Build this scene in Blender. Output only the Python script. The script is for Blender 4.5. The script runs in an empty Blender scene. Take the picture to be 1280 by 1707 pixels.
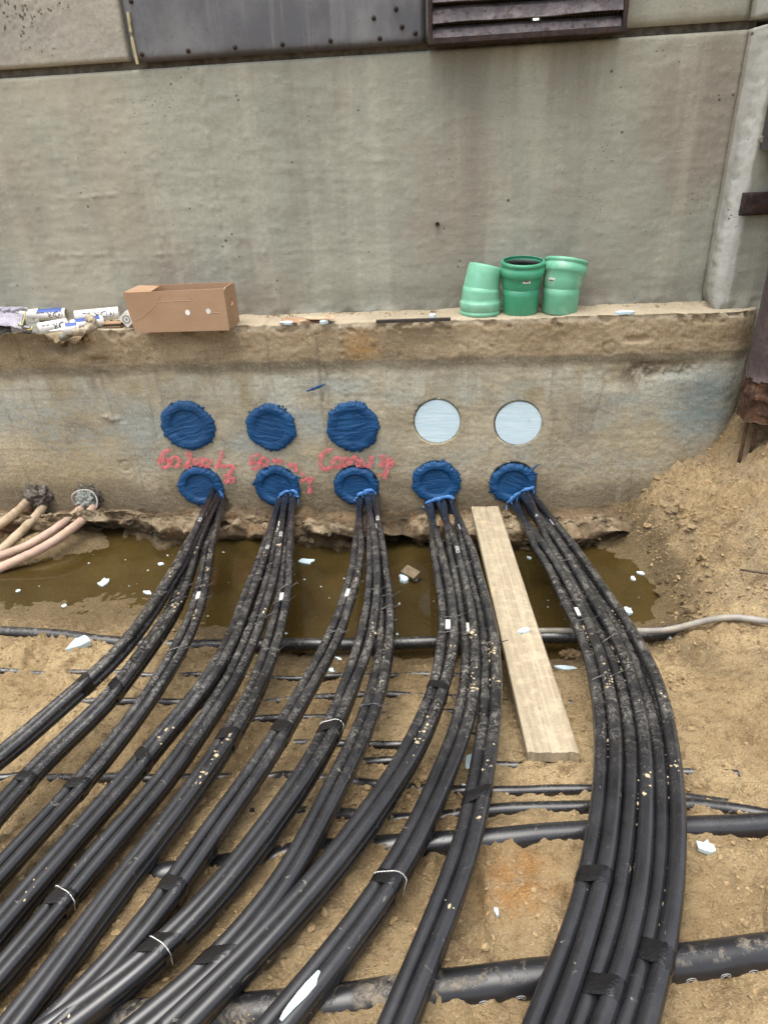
import bpy, math, random
import numpy as np
from mathutils import Vector, Matrix
random.seed(7)
rng = np.random.default_rng(7)
scene = bpy.context.scene
COL = scene.collection

# ------------------------------------------------------------------ camera
FOC = 1110.0                                  # focal length in pixels of the 1280 x 1707 photograph
CAM = np.array([0.0, -3.0, 1.65])
PITCH, YAW, ROLL = [math.radians(a) for a in (27.879, 6.033, 2.907)]
def cam_axes():
    cp, sp = math.cos(PITCH), math.sin(PITCH)
    f = np.array([0, cp, -sp]); d = np.array([0, -sp, -cp]); r = np.array([1.0, 0, 0])
    c, s = math.cos(ROLL), math.sin(ROLL)
    r, d = c * r + s * d, -s * r + c * d
    cy, sy = math.cos(YAW), math.sin(YAW)
    Z = np.array([[cy, -sy, 0], [sy, cy, 0], [0, 0, 1]])
    return Z @ np.stack([r, d, f], 1)
AX = cam_axes()
cam_data = bpy.data.cameras.new('camera')
cam_data.sensor_fit = 'VERTICAL'
cam_data.sensor_height = 24.0
cam_data.lens = FOC / 1707.0 * 24.0
cam_data.clip_start = 0.02
cam_data.clip_end = 500
cam = bpy.data.objects.new('camera', cam_data)
COL.objects.link(cam)
mw = Matrix.Identity(4)
for i in range(3):
    mw[i][0], mw[i][1], mw[i][2], mw[i][3] = AX[i, 0], -AX[i, 1], -AX[i, 2], CAM[i]
cam.matrix_world = mw
scene.camera = cam

# ------------------------------------------------------------------ sky, sun, exposure
SUN_EL, SUN_ROT = math.radians(81), math.radians(240)
world = bpy.data.worlds.new('World')
scene.world = world
world.use_nodes = True
wn = world.node_tree
wn.nodes.clear()
sky = wn.nodes.new('ShaderNodeTexSky')
sky.sky_type = 'NISHITA'
sky.sun_disc = False
sky.sun_elevation = SUN_EL
sky.sun_rotation = SUN_ROT
sky.dust_density = 4.0
sky.air_density = 1.0
hsv = wn.nodes.new('ShaderNodeHueSaturation')        # overcast: the sky is near white
hsv.inputs['Saturation'].default_value = 0.30
bg = wn.nodes.new('ShaderNodeBackground')
bg.inputs['Strength'].default_value = 0.14
wo = wn.nodes.new('ShaderNodeOutputWorld')
wn.links.new(sky.outputs[0], hsv.inputs['Color'])
wn.links.new(hsv.outputs[0], bg.inputs['Color'])
wn.links.new(bg.outputs[0], wo.inputs['Surface'])
sun_data = bpy.data.lights.new('sun', 'SUN')
sun_data.energy = 1.4
sun_data.angle = math.radians(60)
sun_data.color = (1.0, 0.95, 0.87)
sun = bpy.data.objects.new('sun', sun_data)
COL.objects.link(sun)
sd = Vector((math.sin(SUN_ROT) * math.cos(SUN_EL), math.cos(SUN_ROT) * math.cos(SUN_EL), math.sin(SUN_EL)))
sun.rotation_euler = sd.to_track_quat('Z', 'Y').to_euler()
sun.location = (-4, -6, 8)
vs = scene.view_settings
vs.view_transform = 'Standard'
vs.look = 'None'
vs.exposure = 1.32
vs.gamma = 1.0
vs.use_curve_mapping = False

# ------------------------------------------------------------------ ray helpers
def ray(u, v):
    return AX @ np.array([(u - 640) / FOC, (v - 853.5) / FOC, 1.0])
def onY(u, v, y=0.0):
    d = ray(u, v)
    return CAM + d * ((y - CAM[1]) / d[1])
def onZ(u, v, z=0.0):
    d = ray(u, v)
    return CAM + d * ((z - CAM[2]) / d[2])
def onF(u, v, func):
    """first point along the ray that is under z = func(x, y)"""
    d = ray(u, v)
    ts = np.linspace(0.8, 5.5, 160)
    P = CAM[None] + d[None] * ts[:, None]
    g = P[:, 2] - func(P[:, 0], P[:, 1])
    k = np.argmax(g < 0)
    if k == 0: return P[-1]
    a, b = ts[k - 1], ts[k]
    for _ in range(18):
        m = (a + b) / 2
        p = CAM + d * m
        if p[2] - func(p[None, 0], p[None, 1])[0] < 0: b = m
        else: a = m
    return CAM + d * b

# ------------------------------------------------------------------ vectorised noise
_perm = rng.permutation(256)
_perm = np.concatenate([_perm, _perm, _perm])
_grad = rng.normal(size=(256, 3)); _grad /= np.linalg.norm(_grad, axis=1)[:, None]
def perlin(x, y, z):
    x, y, z = np.broadcast_arrays(np.asarray(x, float), np.asarray(y, float), np.asarray(z, float))
    xi, yi, zi = np.floor(x).astype(int), np.floor(y).astype(int), np.floor(z).astype(int)
    xf, yf, zf = x - xi, y - yi, z - zi
    xi &= 255; yi &= 255; zi &= 255
    fu, fv, fw = [t * t * t * (t * (t * 6 - 15) + 10) for t in (xf, yf, zf)]
    out = 0
    for dx in (0, 1):
        wx = fu if dx else 1 - fu
        for dy in (0, 1):
            wy = fv if dy else 1 - fv
            for dz in (0, 1):
                wz = fw if dz else 1 - fw
                h = _perm[_perm[_perm[(xi + dx) & 255] + ((yi + dy) & 255)] + ((zi + dz) & 255)]
                g = _grad[h]
                out = out + wx * wy * wz * (g[..., 0] * (xf - dx) + g[..., 1] * (yf - dy) + g[..., 2] * (zf - dz))
    return out * 1.6
def fbm(x, y, z=0.0, oct=4, gain=0.5):
    s, a, f = 0, 1.0, 1.0
    for _ in range(oct):
        s = s + a * perlin(np.asarray(x) * f, np.asarray(y) * f, np.asarray(z) * f + 13.7 * f)
        a *= gain; f *= 2.03
    return s
def smooth(a, b, x):
    t = np.clip((np.asarray(x, float) - a) / (b - a), 0, 1)
    return t * t * (3 - 2 * t)

# ------------------------------------------------------------------ mesh helpers
def tag(o, label=None, cat=None, group=None, kind=None):
    if label: o['label'] = label
    if cat: o['category'] = cat
    if group: o['group'] = group
    if kind: o['kind'] = kind
    return o
def mesh(name, verts, faces, mat, parent=None, smooth_=True, world=True):
    """one mesh object; verts in world coordinates (moved into the parent's frame)"""
    me = bpy.data.meshes.new(name)
    verts = np.asarray(verts, float)
    if parent is not None:
        q = parent; w_off = np.zeros(3)
        while q is not None: w_off = w_off + np.array(q.location); q = q.parent
        verts = verts - w_off[None]
    me.from_pydata(verts.tolist(), [], faces if isinstance(faces, list) else faces.tolist())
    me.update()
    if smooth_: me.polygons.foreach_set('use_smooth', [True] * len(me.polygons))
    if mat is not None: me.materials.append(mat)
    o = bpy.data.objects.new(name, me)
    COL.objects.link(o)
    if parent is not None: o.parent = parent
    return o
def recentre(o):
    """move a top-level mesh's origin to its own base"""
    me = o.data
    n = len(me.vertices)
    a = np.empty(n * 3); me.vertices.foreach_get('co', a); a = a.reshape(-1, 3)
    c = np.array([(a[:, 0].min() + a[:, 0].max()) / 2, (a[:, 1].min() + a[:, 1].max()) / 2, a[:, 2].min()])
    me.vertices.foreach_set('co', (a - c).ravel()); me.update()
    o.location = c
    return o
def thing(name, loc, label, cat, group=None):
    o = bpy.data.objects.new(name, None)
    o.empty_display_size = 0.05
    COL.objects.link(o)
    o.location = tuple(float(t) for t in loc)
    return tag(o, label, cat, group)
def grid_faces(nu, nv, closeu=False):
    i = np.arange(nu if closeu else nu - 1)[:, None]; j = np.arange(nv - 1)[None]
    i2 = (i + 1) % nu
    return np.stack([i * nv + j, i2 * nv + j, i2 * nv + j + 1, i * nv + j + 1], -1).reshape(-1, 4)
class MB:
    def __init__(s): s.v = []; s.f = []
    def add(s, v, f):
        b = len(s.v)
        s.v += [tuple(map(float, p)) for p in v]
        s.f += [tuple(int(i) + b for i in q) for q in f]
        return s
    def box(s, c, sx, sy, sz, R=None):
        P = np.array([[x, y, z] for x in (-.5, .5) for y in (-.5, .5) for z in (-.5, .5)]) * [sx, sy, sz]
        if R is not None: P = P @ np.asarray(R).T
        P = P + np.asarray(c)
        return s.add(P, [(0, 1, 3, 2), (4, 6, 7, 5), (0, 4, 5, 1), (2, 3, 7, 6), (0, 2, 6, 4), (1, 5, 7, 3)])
    def tube(s, pts, r, n=8, cap=True):
        v, f = tube_geo(pts, r, n, cap); return s.add(v, f)
    def build(s, name, mat, parent=None, smooth_=False):
        return mesh(name, np.array(s.v), s.f, mat, parent, smooth_)
def frames(P):
    T = np.gradient(P, axis=0); T /= np.linalg.norm(T, axis=1)[:, None]
    up = np.array([0, 0, 1.0])
    S = np.cross(T, up); ln = np.linalg.norm(S, axis=1)
    S[ln < 1e-3] = [1, 0, 0]
    S /= np.linalg.norm(S, axis=1)[:, None]
    return T, S, np.cross(S, T)
def tube_geo(P, r, n=10, cap=True, wob=None):
    P = np.asarray(P, float); T, S, N = frames(P)
    r = np.broadcast_to(np.asarray(r, float), (len(P),))
    a = np.arange(n) * 2 * math.pi / n
    rr = r[:, None] * np.ones(n)[None]
    if wob is not None: rr = rr * wob
    V = P[:, None] + rr[..., None] * (np.cos(a)[None, :, None] * S[:, None] + np.sin(a)[None, :, None] * N[:, None])
    m = len(P)
    F = []
    i = np.arange(m - 1)[:, None]; j = np.arange(n)[None]; j2 = (j + 1) % n
    F = np.stack([i * n + j, i * n + j2, (i + 1) * n + j2, (i + 1) * n + j], -1).reshape(-1, 4).tolist()
    if cap: F += [list(range(n)), list(range((m - 1) * n, m * n))[::-1]]
    return V.reshape(-1, 3), F
def spline(P, k=10):
    """Catmull-Rom through P, k samples per span"""
    P = np.asarray(P, float)
    Q = np.vstack([2 * P[0] - P[1], P, 2 * P[-1] - P[-2]])
    out = []
    for i in range(1, len(Q) - 2):
        t = np.linspace(0, 1, k, endpoint=False)[:, None]
        a, b, c, d = Q[i - 1], Q[i], Q[i + 1], Q[i + 2]
        out.append(0.5 * ((2 * b) + (-a + c) * t + (2 * a - 5 * b + 4 * c - d) * t ** 2 + (-a + 3 * b - 3 * c + d) * t ** 3))
    return np.vstack(out + [P[-1][None]])
def resample(P, step):
    d = np.r_[0, np.cumsum(np.linalg.norm(np.diff(P, axis=0), axis=1))]
    n = max(3, int(d[-1] / step) + 1)
    s = np.linspace(0, d[-1], n)
    return np.stack([np.interp(s, d, P[:, k]) for k in range(3)], 1)

# ------------------------------------------------------------------ node helpers
class NT:
    def __init__(s, name):
        s.m = bpy.data.materials.new(name); s.m.use_nodes = True
        s.t = s.m.node_tree; s.t.nodes.clear()
        s.out = s.n('ShaderNodeOutputMaterial')
        s.co = s.n('ShaderNodeTexCoord').outputs['Object']
        s.geo = s.n('ShaderNodeNewGeometry')
        s.pos = s.geo.outputs['Position']
    def n(s, k): return s.t.nodes.new(k)
    def put(s, sock, val):
        if isinstance(val, bpy.types.NodeSocket): s.t.links.new(val, sock)
        elif isinstance(val, (tuple, list)) and len(val) == 3 and sock.type == 'RGBA': sock.default_value = (*val, 1)
        else: sock.default_value = val
    def math(s, op, a, b=0.0, clamp=False):
        x = s.n('ShaderNodeMath'); x.operation = op; x.use_clamp = clamp
        s.put(x.inputs[0], a); s.put(x.inputs[1], b); return x.outputs[0]
    def mapv(s, scale=(1, 1, 1), loc=(0, 0, 0), vec=None, rot=(0, 0, 0)):
        x = s.n('ShaderNodeMapping'); s.put(x.inputs['Vector'], vec or s.pos)
        x.inputs['Scale'].default_value = scale; x.inputs['Location'].default_value = loc; x.inputs['Rotation'].default_value = rot
        return x.outputs[0]
    def noise(s, scale, detail=4, rough=0.55, vec=None, dist=0.0):
        x = s.n('ShaderNodeTexNoise'); s.put(x.inputs['Vector'], vec or s.pos)
        x.inputs['Scale'].default_value = scale; x.inputs['Detail'].default_value = detail
        x.inputs['Roughness'].default_value = rough; x.inputs['Distortion'].default_value = dist
        return x.outputs['Fac']
    def voro(s, scale, vec=None, feat='F1', rnd=1.0):
        x = s.n('ShaderNodeTexVoronoi'); x.feature = feat; s.put(x.inputs['Vector'], vec or s.pos)
        x.inputs['Scale'].default_value = scale; x.inputs['Randomness'].default_value = rnd
        return x.outputs['Distance']
    def ramp(s, fac, a, b, c0=0.0, c1=1.0):
        x = s.n('ShaderNodeMapRange'); x.interpolation_type = 'SMOOTHSTEP'
        s.put(x.inputs['Value'], fac)
        x.inputs['From Min'].default_value = a; x.inputs['From Max'].default_value = b
        x.inputs['To Min'].default_value = c0; x.inputs['To Max'].default_value = c1
        return x.outputs[0]
    def mix(s, fac, a, b, mode='MIX'):
        x = s.n('ShaderNodeMix'); x.data_type = 'RGBA'; x.blend_type = mode
        s.put(x.inputs[0], fac); s.put(x.inputs[6], a); s.put(x.inputs[7], b); return x.outputs[2]
    def sep(s, vec=None):
        x = s.n('ShaderNodeSeparateXYZ'); s.put(x.inputs[0], vec or s.pos); return x.outputs
    def disc(s, x, z, r0, r1):
        """1 inside a blob of the XZ plane, 0 outside"""
        q = s.sep()
        dx = s.math('SUBTRACT', q[0], x); dz = s.math('SUBTRACT', q[2], z)
        d = s.math('SQRT', s.math('ADD', s.math('MULTIPLY', dx, dx), s.math('MULTIPLY', dz, dz)))
        return s.ramp(d, r0, r1, 1.0, 0.0)
    def bump(s, h, strength=0.3, dist=0.01, normal=None):
        x = s.n('ShaderNodeBump'); s.put(x.inputs['Height'], h)
        x.inputs['Strength'].default_value = strength; x.inputs['Distance'].default_value = dist
        if normal is not None: s.put(x.inputs['Normal'], normal)
        return x.outputs[0]
    def bsdf(s, col, rough=0.6, normal=None, metal=0.0, spec=0.5, **kw):
        x = s.n('ShaderNodeBsdfPrincipled')
        s.put(x.inputs['Base Color'], col); s.put(x.inputs['Roughness'], rough)
        s.put(x.inputs['Metallic'], metal); s.put(x.inputs['Specular IOR Level'], spec)
        if normal is not None: s.put(x.inputs['Normal'], normal)
        for k, v in kw.items(): s.put(x.inputs[k], v)
        return x.outputs[0]
    def done(s, shader):
        s.t.links.new(shader, s.out.inputs['Surface']); return s.m
def mul(c, k): return tuple(t * k for t in c)

MATS = {}
def simple(name, col, rough=0.6, var=0.15, scale=20, bump=0.2, bdist=0.004, metal=0.0, spec=0.5, dirt=None, dirt_amt=0.5, dscale=9):
    """plain material with grain: colour variation, optional dirt patches, fine relief (object space)"""
    if name in MATS: return MATS[name]
    t = NT(name)
    n1 = t.noise(scale, 5)
    c = t.mix(t.ramp(n1, .3, .7), mul(col, 1 - var), mul(col, 1 + var))
    if dirt: c = t.mix(t.math('MULTIPLY', t.ramp(t.noise(dscale, 6, .65), .48, .66), dirt_amt), c, dirt)
    nb = t.noise(scale * 4, 4)
    MATS[name] = t.done(t.bsdf(c, rough, t.bump(nb, bump, bdist), metal, spec))
    return MATS[name]

def mat_upper():
    t = NT('cast_concrete')
    q = t.sep()
    big = t.noise(1.3, 5, .6)
    c = t.mix(t.ramp(big, .32, .68), (.268, .278, .234), (.36, .362, .296))
    # warm tone left, cooler and browner right
    c = t.mix(t.ramp(t.noise(2.2, 3, .5, t.mapv((1, 1, .5), (3, 0, 1))), .45, .68), c, (.27, .247, .20))
    # vertical run streaks
    st = t.noise(1.0, 5, .6, t.mapv((9, 1, .55)))
    c = t.mix(t.ramp(st, .5, .68, 0, .6), c, (.385, .37, .305))
    st2 = t.noise(1.0, 5, .6, t.mapv((5, 1, .35), (4.3, 0, 2)))
    c = t.mix(t.ramp(st2, .52, .72, 0, .42), c, (.175, .165, .138))
    # horizontal board marks
    bd = t.noise(1.0, 5, .65, t.mapv((2.5, 1, 38)))
    c = t.mix(t.math('MULTIPLY', t.ramp(bd, .42, .7, 0, .3), t.ramp(q[2], 1.6, 1.1, .35, 1)), c, (.2, .19, .165))
    # dark run-off under the louver
    ru = t.math('MULTIPLY', t.math('MULTIPLY', t.ramp(q[0], -.12, .05), t.ramp(q[0], .82, .66)), t.ramp(q[2], 1.5, 2.05))
    c = t.mix(t.math('MULTIPLY', t.math('MULTIPLY', ru, t.ramp(st2, .35, .6)), .5), c, (.12, .112, .09))
    # small smears of cement standing proud
    fl = t.ramp(t.noise(1, 6, .7, t.mapv((17, 1, 26), (1, 0, 2)), .8), .60, .66)
    c = t.mix(t.math('MULTIPLY', fl, .22), c, (.42, .40, .33))
    # pilaster's chamfer mixed paler: its brighter lighting put into the colour
    chamfer_light = t.math('MULTIPLY', t.ramp(q[0], 1.14, 1.165), t.ramp(t.math('ADD', q[0], t.math('MULTIPLY', t.noise(12, 4), .03)), 1.235, 1.222))
    chamfer_light = t.math('MULTIPLY', chamfer_light, t.ramp(q[1], .235, .22))
    c = t.mix(t.math('MULTIPLY', chamfer_light, t.ramp(t.noise(9, 4), .2, .55, .45, .85)), c, (.46, .465, .445))
    # patchy darker foot just above the ledge
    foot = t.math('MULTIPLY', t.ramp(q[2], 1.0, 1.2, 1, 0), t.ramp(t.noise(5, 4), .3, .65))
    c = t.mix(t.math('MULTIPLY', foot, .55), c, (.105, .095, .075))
    # bug holes
    v = t.voro(23, t.mapv((1, .3, 1), (.3, 0, .1)))
    size = t.ramp(t.noise(7, 2), .52, .72, 0, .16)
    hole = t.math('LESS_THAN', v, size)
    v2 = t.voro(55, t.mapv((1, .3, .8), (1.3, 0, 2.1)))
    hole2 = t.math('LESS_THAN', v2, t.ramp(t.noise(4, 2, .5, t.mapv((1, 1, 1), (7, 0, 3))), .54, .7, 0, .15))
    hh = t.math('MAXIMUM', hole, hole2)
    c = t.mix(t.math('MULTIPLY', hh, .8), c, (.05, .045, .04))
    fine = t.noise(70, 5, .6)
    c = t.mix(t.ramp(fine, .35, .7, 0, .16), c, (.17, .16, .14))
    gr = t.noise(150, 4, .75)
    c = t.mix(t.ramp(gr, .56, .68, 0, .38), c, (.13, .12, .10))
    c = t.mix(t.ramp(gr, .44, .33, 0, .35), c, (.46, .44, .37))
    # warm lighter patches towards the left
    wl = t.math('MULTIPLY', t.ramp(t.math('ADD', q[0], t.math('MULTIPLY', t.noise(3, 5, .6), .5)), -.95, -1.25), t.ramp(t.noise(1.7, 5, .6, t.mapv((1, 1, .6), (2, 0, 5))), .35, .6))
    c = t.mix(t.math('MULTIPLY', wl, .5), c, (.40, .37, .285))
    h = t.math('ADD', t.math('MULTIPLY', bd, .14), t.math('ADD', t.math('MULTIPLY', fine, .25), t.math('MULTIPLY', t.noise(16, 4, .55), .7)))
    h = t.math('ADD', t.math('SUBTRACT', h, t.math('MULTIPLY', hh, .9)), t.math('MULTIPLY', fl, .3))
    return t.done(t.bsdf(c, .85, t.bump(h, .5, .008), spec=.25))

def mat_pitted():
    t = NT('honeycombed_concrete')
    c = t.mix(t.ramp(t.noise(3, 5, .6), .3, .7), (.27, .265, .235), (.36, .34, .285))
    mask = t.disc(-1.72, 2.26, .05, .30)
    wob = t.n('ShaderNodeVectorMath'); wob.operation = 'ADD'; nz_ = t.n('ShaderNodeTexNoise'); nz_.inputs['Scale'].default_value = 60; sc_ = t.n('ShaderNodeVectorMath'); sc_.operation = 'SCALE'; sc_.inputs[3].default_value = .02
    t.put(nz_.inputs['Vector'], t.pos); t.put(sc_.inputs[0], nz_.outputs['Color']); t.put(wob.inputs[0], t.pos); t.put(wob.inputs[1], sc_.outputs[0])
    v = t.voro(62, t.mapv((1, .3, .8), (0, 0, 0), wob.outputs[0]))
    hole = t.math('LESS_THAN', v, t.math('MULTIPLY', t.math('MULTIPLY', mask, t.ramp(t.noise(14, 4), .38, .66)), .42))
    c = t.mix(t.math('MULTIPLY', hole, .8), c, (.045, .042, .038))
    fine = t.noise(60, 5, .6)
    c = t.mix(t.ramp(fine, .35, .7, 0, .3), c, (.18, .17, .15))
    h = t.math('SUBTRACT', t.math('MULTIPLY', fine, .6), hole)
    return t.done(t.bsdf(c, .85, t.bump(h, .55, .008), spec=.25))

def mat_lower():
    t = NT('weathered_foundation_concrete')
    q = t.sep()
    x, z = q[0], q[2]
    c = t.mix(t.ramp(t.noise(2.4, 6, .62), .34, .66), (.33, .28, .18), (.52, .46, .335))
    # grey-blue and green films below the rim
    bl = t.math('MULTIPLY', t.ramp(t.noise(1.9, 5, .6, t.mapv((1, 1, 1.6), (5, 0, 1))), .42, .64), t.ramp(z, .84, .70))
    bl = t.math('MULTIPLY', bl, t.ramp(z, .18, .4))
    c = t.mix(t.math('MULTIPLY', bl, .9), c, (.325, .36, .335))
    dk = t.math('MULTIPLY', t.ramp(t.noise(3.4, 6, .65, t.mapv((1, 1, 1.2), (9, 0, 4))), .54, .70), t.ramp(z, .84, .80))
    c = t.mix(t.math('MULTIPLY', dk, .6), c, (.15, .135, .11))
    pale = t.math('MULTIPLY', t.ramp(z, .56, .72), t.ramp(z, .83, .75))
    pale = t.math('MULTIPLY', pale, t.ramp(t.noise(1, 5, .6, t.mapv((7, 1, 2))), .4, .62))
    c = t.mix(t.math('MULTIPLY', pale, .75), c, (.52, .52, .44))
    bz = t.math('MULTIPLY', t.disc(1.17, .63, .02, .24), t.ramp(t.noise(8, 4), .25, .6))
    c = t.mix(t.math('MULTIPLY', bz, .8), c, (.15, .215, .225))
    # purple-grey blush
    c = t.mix(t.math('MULTIPLY', t.math('MULTIPLY', t.disc(.62, .55, .02, .2), t.ramp(t.noise(6, 4), .35, .65)), .6), c, (.16, .15, .145))
    # rim band: warm tan
    band = t.ramp(z, .82, .855)
    cb = t.mix(t.ramp(t.noise(3.2, 6, .65, t.mapv((1, 1, 3))), .35, .68), (.235, .172, .098), (.40, .315, .20))
    cb = t.mix(t.math('MULTIPLY', t.disc(-.38, .905, .015, .12), .75), cb, (.34, .19, .06))
    cb = t.mix(t.ramp(t.math('ADD', z, t.math('MULTIPLY', t.noise(14, 4), .05)), 1.0, 1.03), cb, (.44, .37, .265))
    c = t.mix(band, c, cb)
    # black-brown water line under the rim
    zz = t.math('ADD', z, t.math('MULTIPLY', t.math('SUBTRACT', t.noise(6, 5, .65), .5), .10))
    line = t.math('MULTIPLY', t.math('MULTIPLY', t.ramp(zz, .77, .815), t.ramp(zz, .865, .825)), t.ramp(t.noise(3.2, 4, .6, t.mapv((1, 1, .2))), .25, .55, .35, 1))
    c = t.mix(t.math('MULTIPLY', line, .62), c, (.075, .062, .044))
    # sandy splash: speckle of dried mud in the lower half
    mud = t.math('MULTIPLY', t.ramp(t.math('ADD', z, t.math('MULTIPLY', t.noise(3, 4), .3)), .72, .42), t.ramp(t.noise(48, 4, .7), .45, .62))
    c = t.mix(t.math('MULTIPLY', mud, .7), c, (.40, .315, .19))
    left = t.math('MULTIPLY', t.disc(-1.95, .38, .1, .45), t.ramp(t.noise(75, 3, .6), .47, .56))
    c = t.mix(t.math('MULTIPLY', left, .8), c, (.43, .34, .2))
    # damp foot
    foot = t.math('MULTIPLY', t.ramp(t.math('ADD', z, t.math('MULTIPLY', t.noise(3, 5), .22)), .40, .28), t.ramp(t.noise(3, 3), .25, .45))
    c = t.mix(t.math('MULTIPLY', foot, .72), c, (.125, .093, .055))
    # scratches and run marks
    st = t.noise(1.0, 5, .65, t.mapv((22, 1, 1.1)))
    c = t.mix(t.ramp(st, .56, .74, 0, .5), c, (.42, .37, .28))
    st = t.noise(1.0, 5, .65, t.mapv((13, 1, .9), (2, 0, 1)))
    c = t.mix(t.ramp(st, .56, .76, 0, .55), c, (.1, .085, .06))
    # exposed aggregate patch under the rim, right
    ag = t.math('MULTIPLY', t.disc(.86, .765, .03, .12), t.ramp(t.noise(20, 5, .7), .4, .56))
    c = t.mix(t.math('MULTIPLY', ag, .75), c, (.085, .062, .042))
    fine = t.noise(85, 5, .65)
    c = t.mix(t.ramp(fine, .38, .7, 0, .28), c, (.13, .11, .08))
    bdl = t.noise(1, 5, .65, t.mapv((2.2, 1, 42)))
    c = t.mix(t.ramp(bdl, .45, .7, 0, .35), c, (.20, .165, .11))
    g2 = t.noise(140, 4, .75)
    c = t.mix(t.ramp(g2, .55, .66, 0, .5), c, (.56, .50, .38))
    c = t.mix(t.ramp(g2, .44, .34, 0, .5), c, (.10, .082, .055))
    v = t.voro(30, t.mapv((1, .3, 1)))
    hole = t.math('LESS_THAN', v, t.ramp(t.noise(6, 2), .55, .75, 0, .13))
    c = t.mix(t.math('MULTIPLY', hole, .7), c, (.04, .033, .025))
    h = t.math('ADD', t.math('MULTIPLY', fine, .25), t.math('ADD', t.math('MULTIPLY', t.noise(18, 5, .6), .8), t.math('MULTIPLY', mud, .35)))
    h = t.math('SUBTRACT', h, t.math('MULTIPLY', hole, .7))
    return t.done(t.bsdf(c, .88, t.bump(h, .55, .006), spec=.2))

def mat_sand():
    t = NT('sandy_soil')
    q = t.sep()
    x, y, z = q[0], q[1], q[2]
    c = t.mix(t.ramp(t.noise(2.1, 6, .6), .35, .66), (.345, .242, .122), (.55, .41, .228))
    c = t.mix(t.ramp(t.noise(7, 6, .7), .5, .70, 0, .7), c, (.235, .158, .078))
    c = t.mix(t.ramp(t.noise(28, 6, .75), .5, .66, 0, .6), c, (.20, .135, .066))
    # damp dark soil trodden near the viewer's end, dryer to the right
    near = t.math('MULTIPLY', t.ramp(t.math('ADD', y, t.math('MULTIPLY', t.noise(2.5, 4), .7)), -1.35, -1.9), t.ramp(t.math('ADD', x, t.math('MULTIPLY', t.noise(4, 4), .4)), .75, .35))
    c = t.mix(t.math('MULTIPLY', near, .42), c, (.26, .18, .092))
    org = t.n('ShaderNodeVectorMath'); org.operation = 'DISTANCE'
    t.put(org.inputs[0], t.pos); org.inputs[1].default_value = tuple(onZ(862, 1468, .38))
    od = t.math('MULTIPLY', t.ramp(org.outputs['Value'], .02, .13, 1, 0), t.ramp(t.noise(22, 5, .65), .35, .62))
    c = t.mix(t.math('MULTIPLY', od, .8), c, (.42, .205, .06))
    # wet at the water's edge; at right also shade painted on the cut face
    z_wet_shade = t.math('SUBTRACT', z, t.math('MULTIPLY', t.ramp(x, .6, .85), .10))
    wet = t.ramp(t.math('ADD', z_wet_shade, t.math('MULTIPLY', t.math('SUBTRACT', t.noise(9, 5), .5), .09)), .085, .012)  # wet edge plus, at right, the painted shade
    c = t.mix(t.math('MULTIPLY', wet, .75), c, (.135, .098, .05))
    # greyish crust on the bank at the right
    cr = t.math('MULTIPLY', t.ramp(x, .8, 1.15), t.ramp(t.noise(5, 6, .65), .42, .62))
    c = t.mix(t.math('MULTIPLY', cr, .5), c, (.31, .255, .175))
    sp = t.noise(190, 4, .75)
    c = t.mix(t.ramp(sp, .57, .66, 0, .7), c, (.62, .50, .32))
    c = t.mix(t.ramp(sp, .43, .33, 0, .7), c, (.10, .066, .032))
    h = t.math('ADD', t.math('MULTIPLY', t.noise(42, 6, .7), 1.0), t.math('MULTIPLY', sp, .35))
    # sideways scuffs
    sc = t.noise(1, 5, .65, t.mapv((26, 60, 26), (0, 0, 0), None, (0, 0, .35)))
    h = t.math('ADD', h, t.math('MULTIPLY', sc, .8))
    rough = t.math('SUBTRACT', .95, t.math('MULTIPLY', wet, .45))  # at right wet also holds the painted shade
    return t.done(t.bsdf(c, rough, t.bump(h, 1.0, .027), spec=.25))

def mat_clay():
    t = NT('wet_earth')
    q = t.sep()
    c = t.mix(t.ramp(t.noise(5, 6, .65), .35, .65), (.055, .039, .021), (.20, .143, .083))
    top = t.ramp(t.math('ADD', q[2], t.math('MULTIPLY', t.math('SUBTRACT', t.noise(9, 5, .6), .5), .09)), .075, .115)
    top = t.math('MULTIPLY', top, t.ramp(t.noise(8, 5, .65, t.mapv((1, 1, 1), (2, 2, 0))), .38, .6))
    c = t.mix(t.math('MULTIPLY', top, .8), c, (.40, .32, .21))
    c = t.mix(t.math('MULTIPLY', t.ramp(t.noise(7, 5, .65, t.mapv((1, 1, .5), (3, 1, 0))), .54, .7), .75), c, (.16, .07, .025))
    wet = t.ramp(q[2], .05, .0)
    c = t.mix(t.math('MULTIPLY', wet, .6), c, (.055, .036, .018))
    f = t.noise(60, 6, .7)
    c = t.mix(t.ramp(f, .4, .7, 0, .45), c, (.07, .052, .032))
    h = t.math('ADD', t.math('MULTIPLY', f, .6), t.math('MULTIPLY', t.noise(24, 6, .7), 1.0))
    return t.done(t.bsdf(c, .8, t.bump(h, .8, .016), spec=.3))

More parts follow.
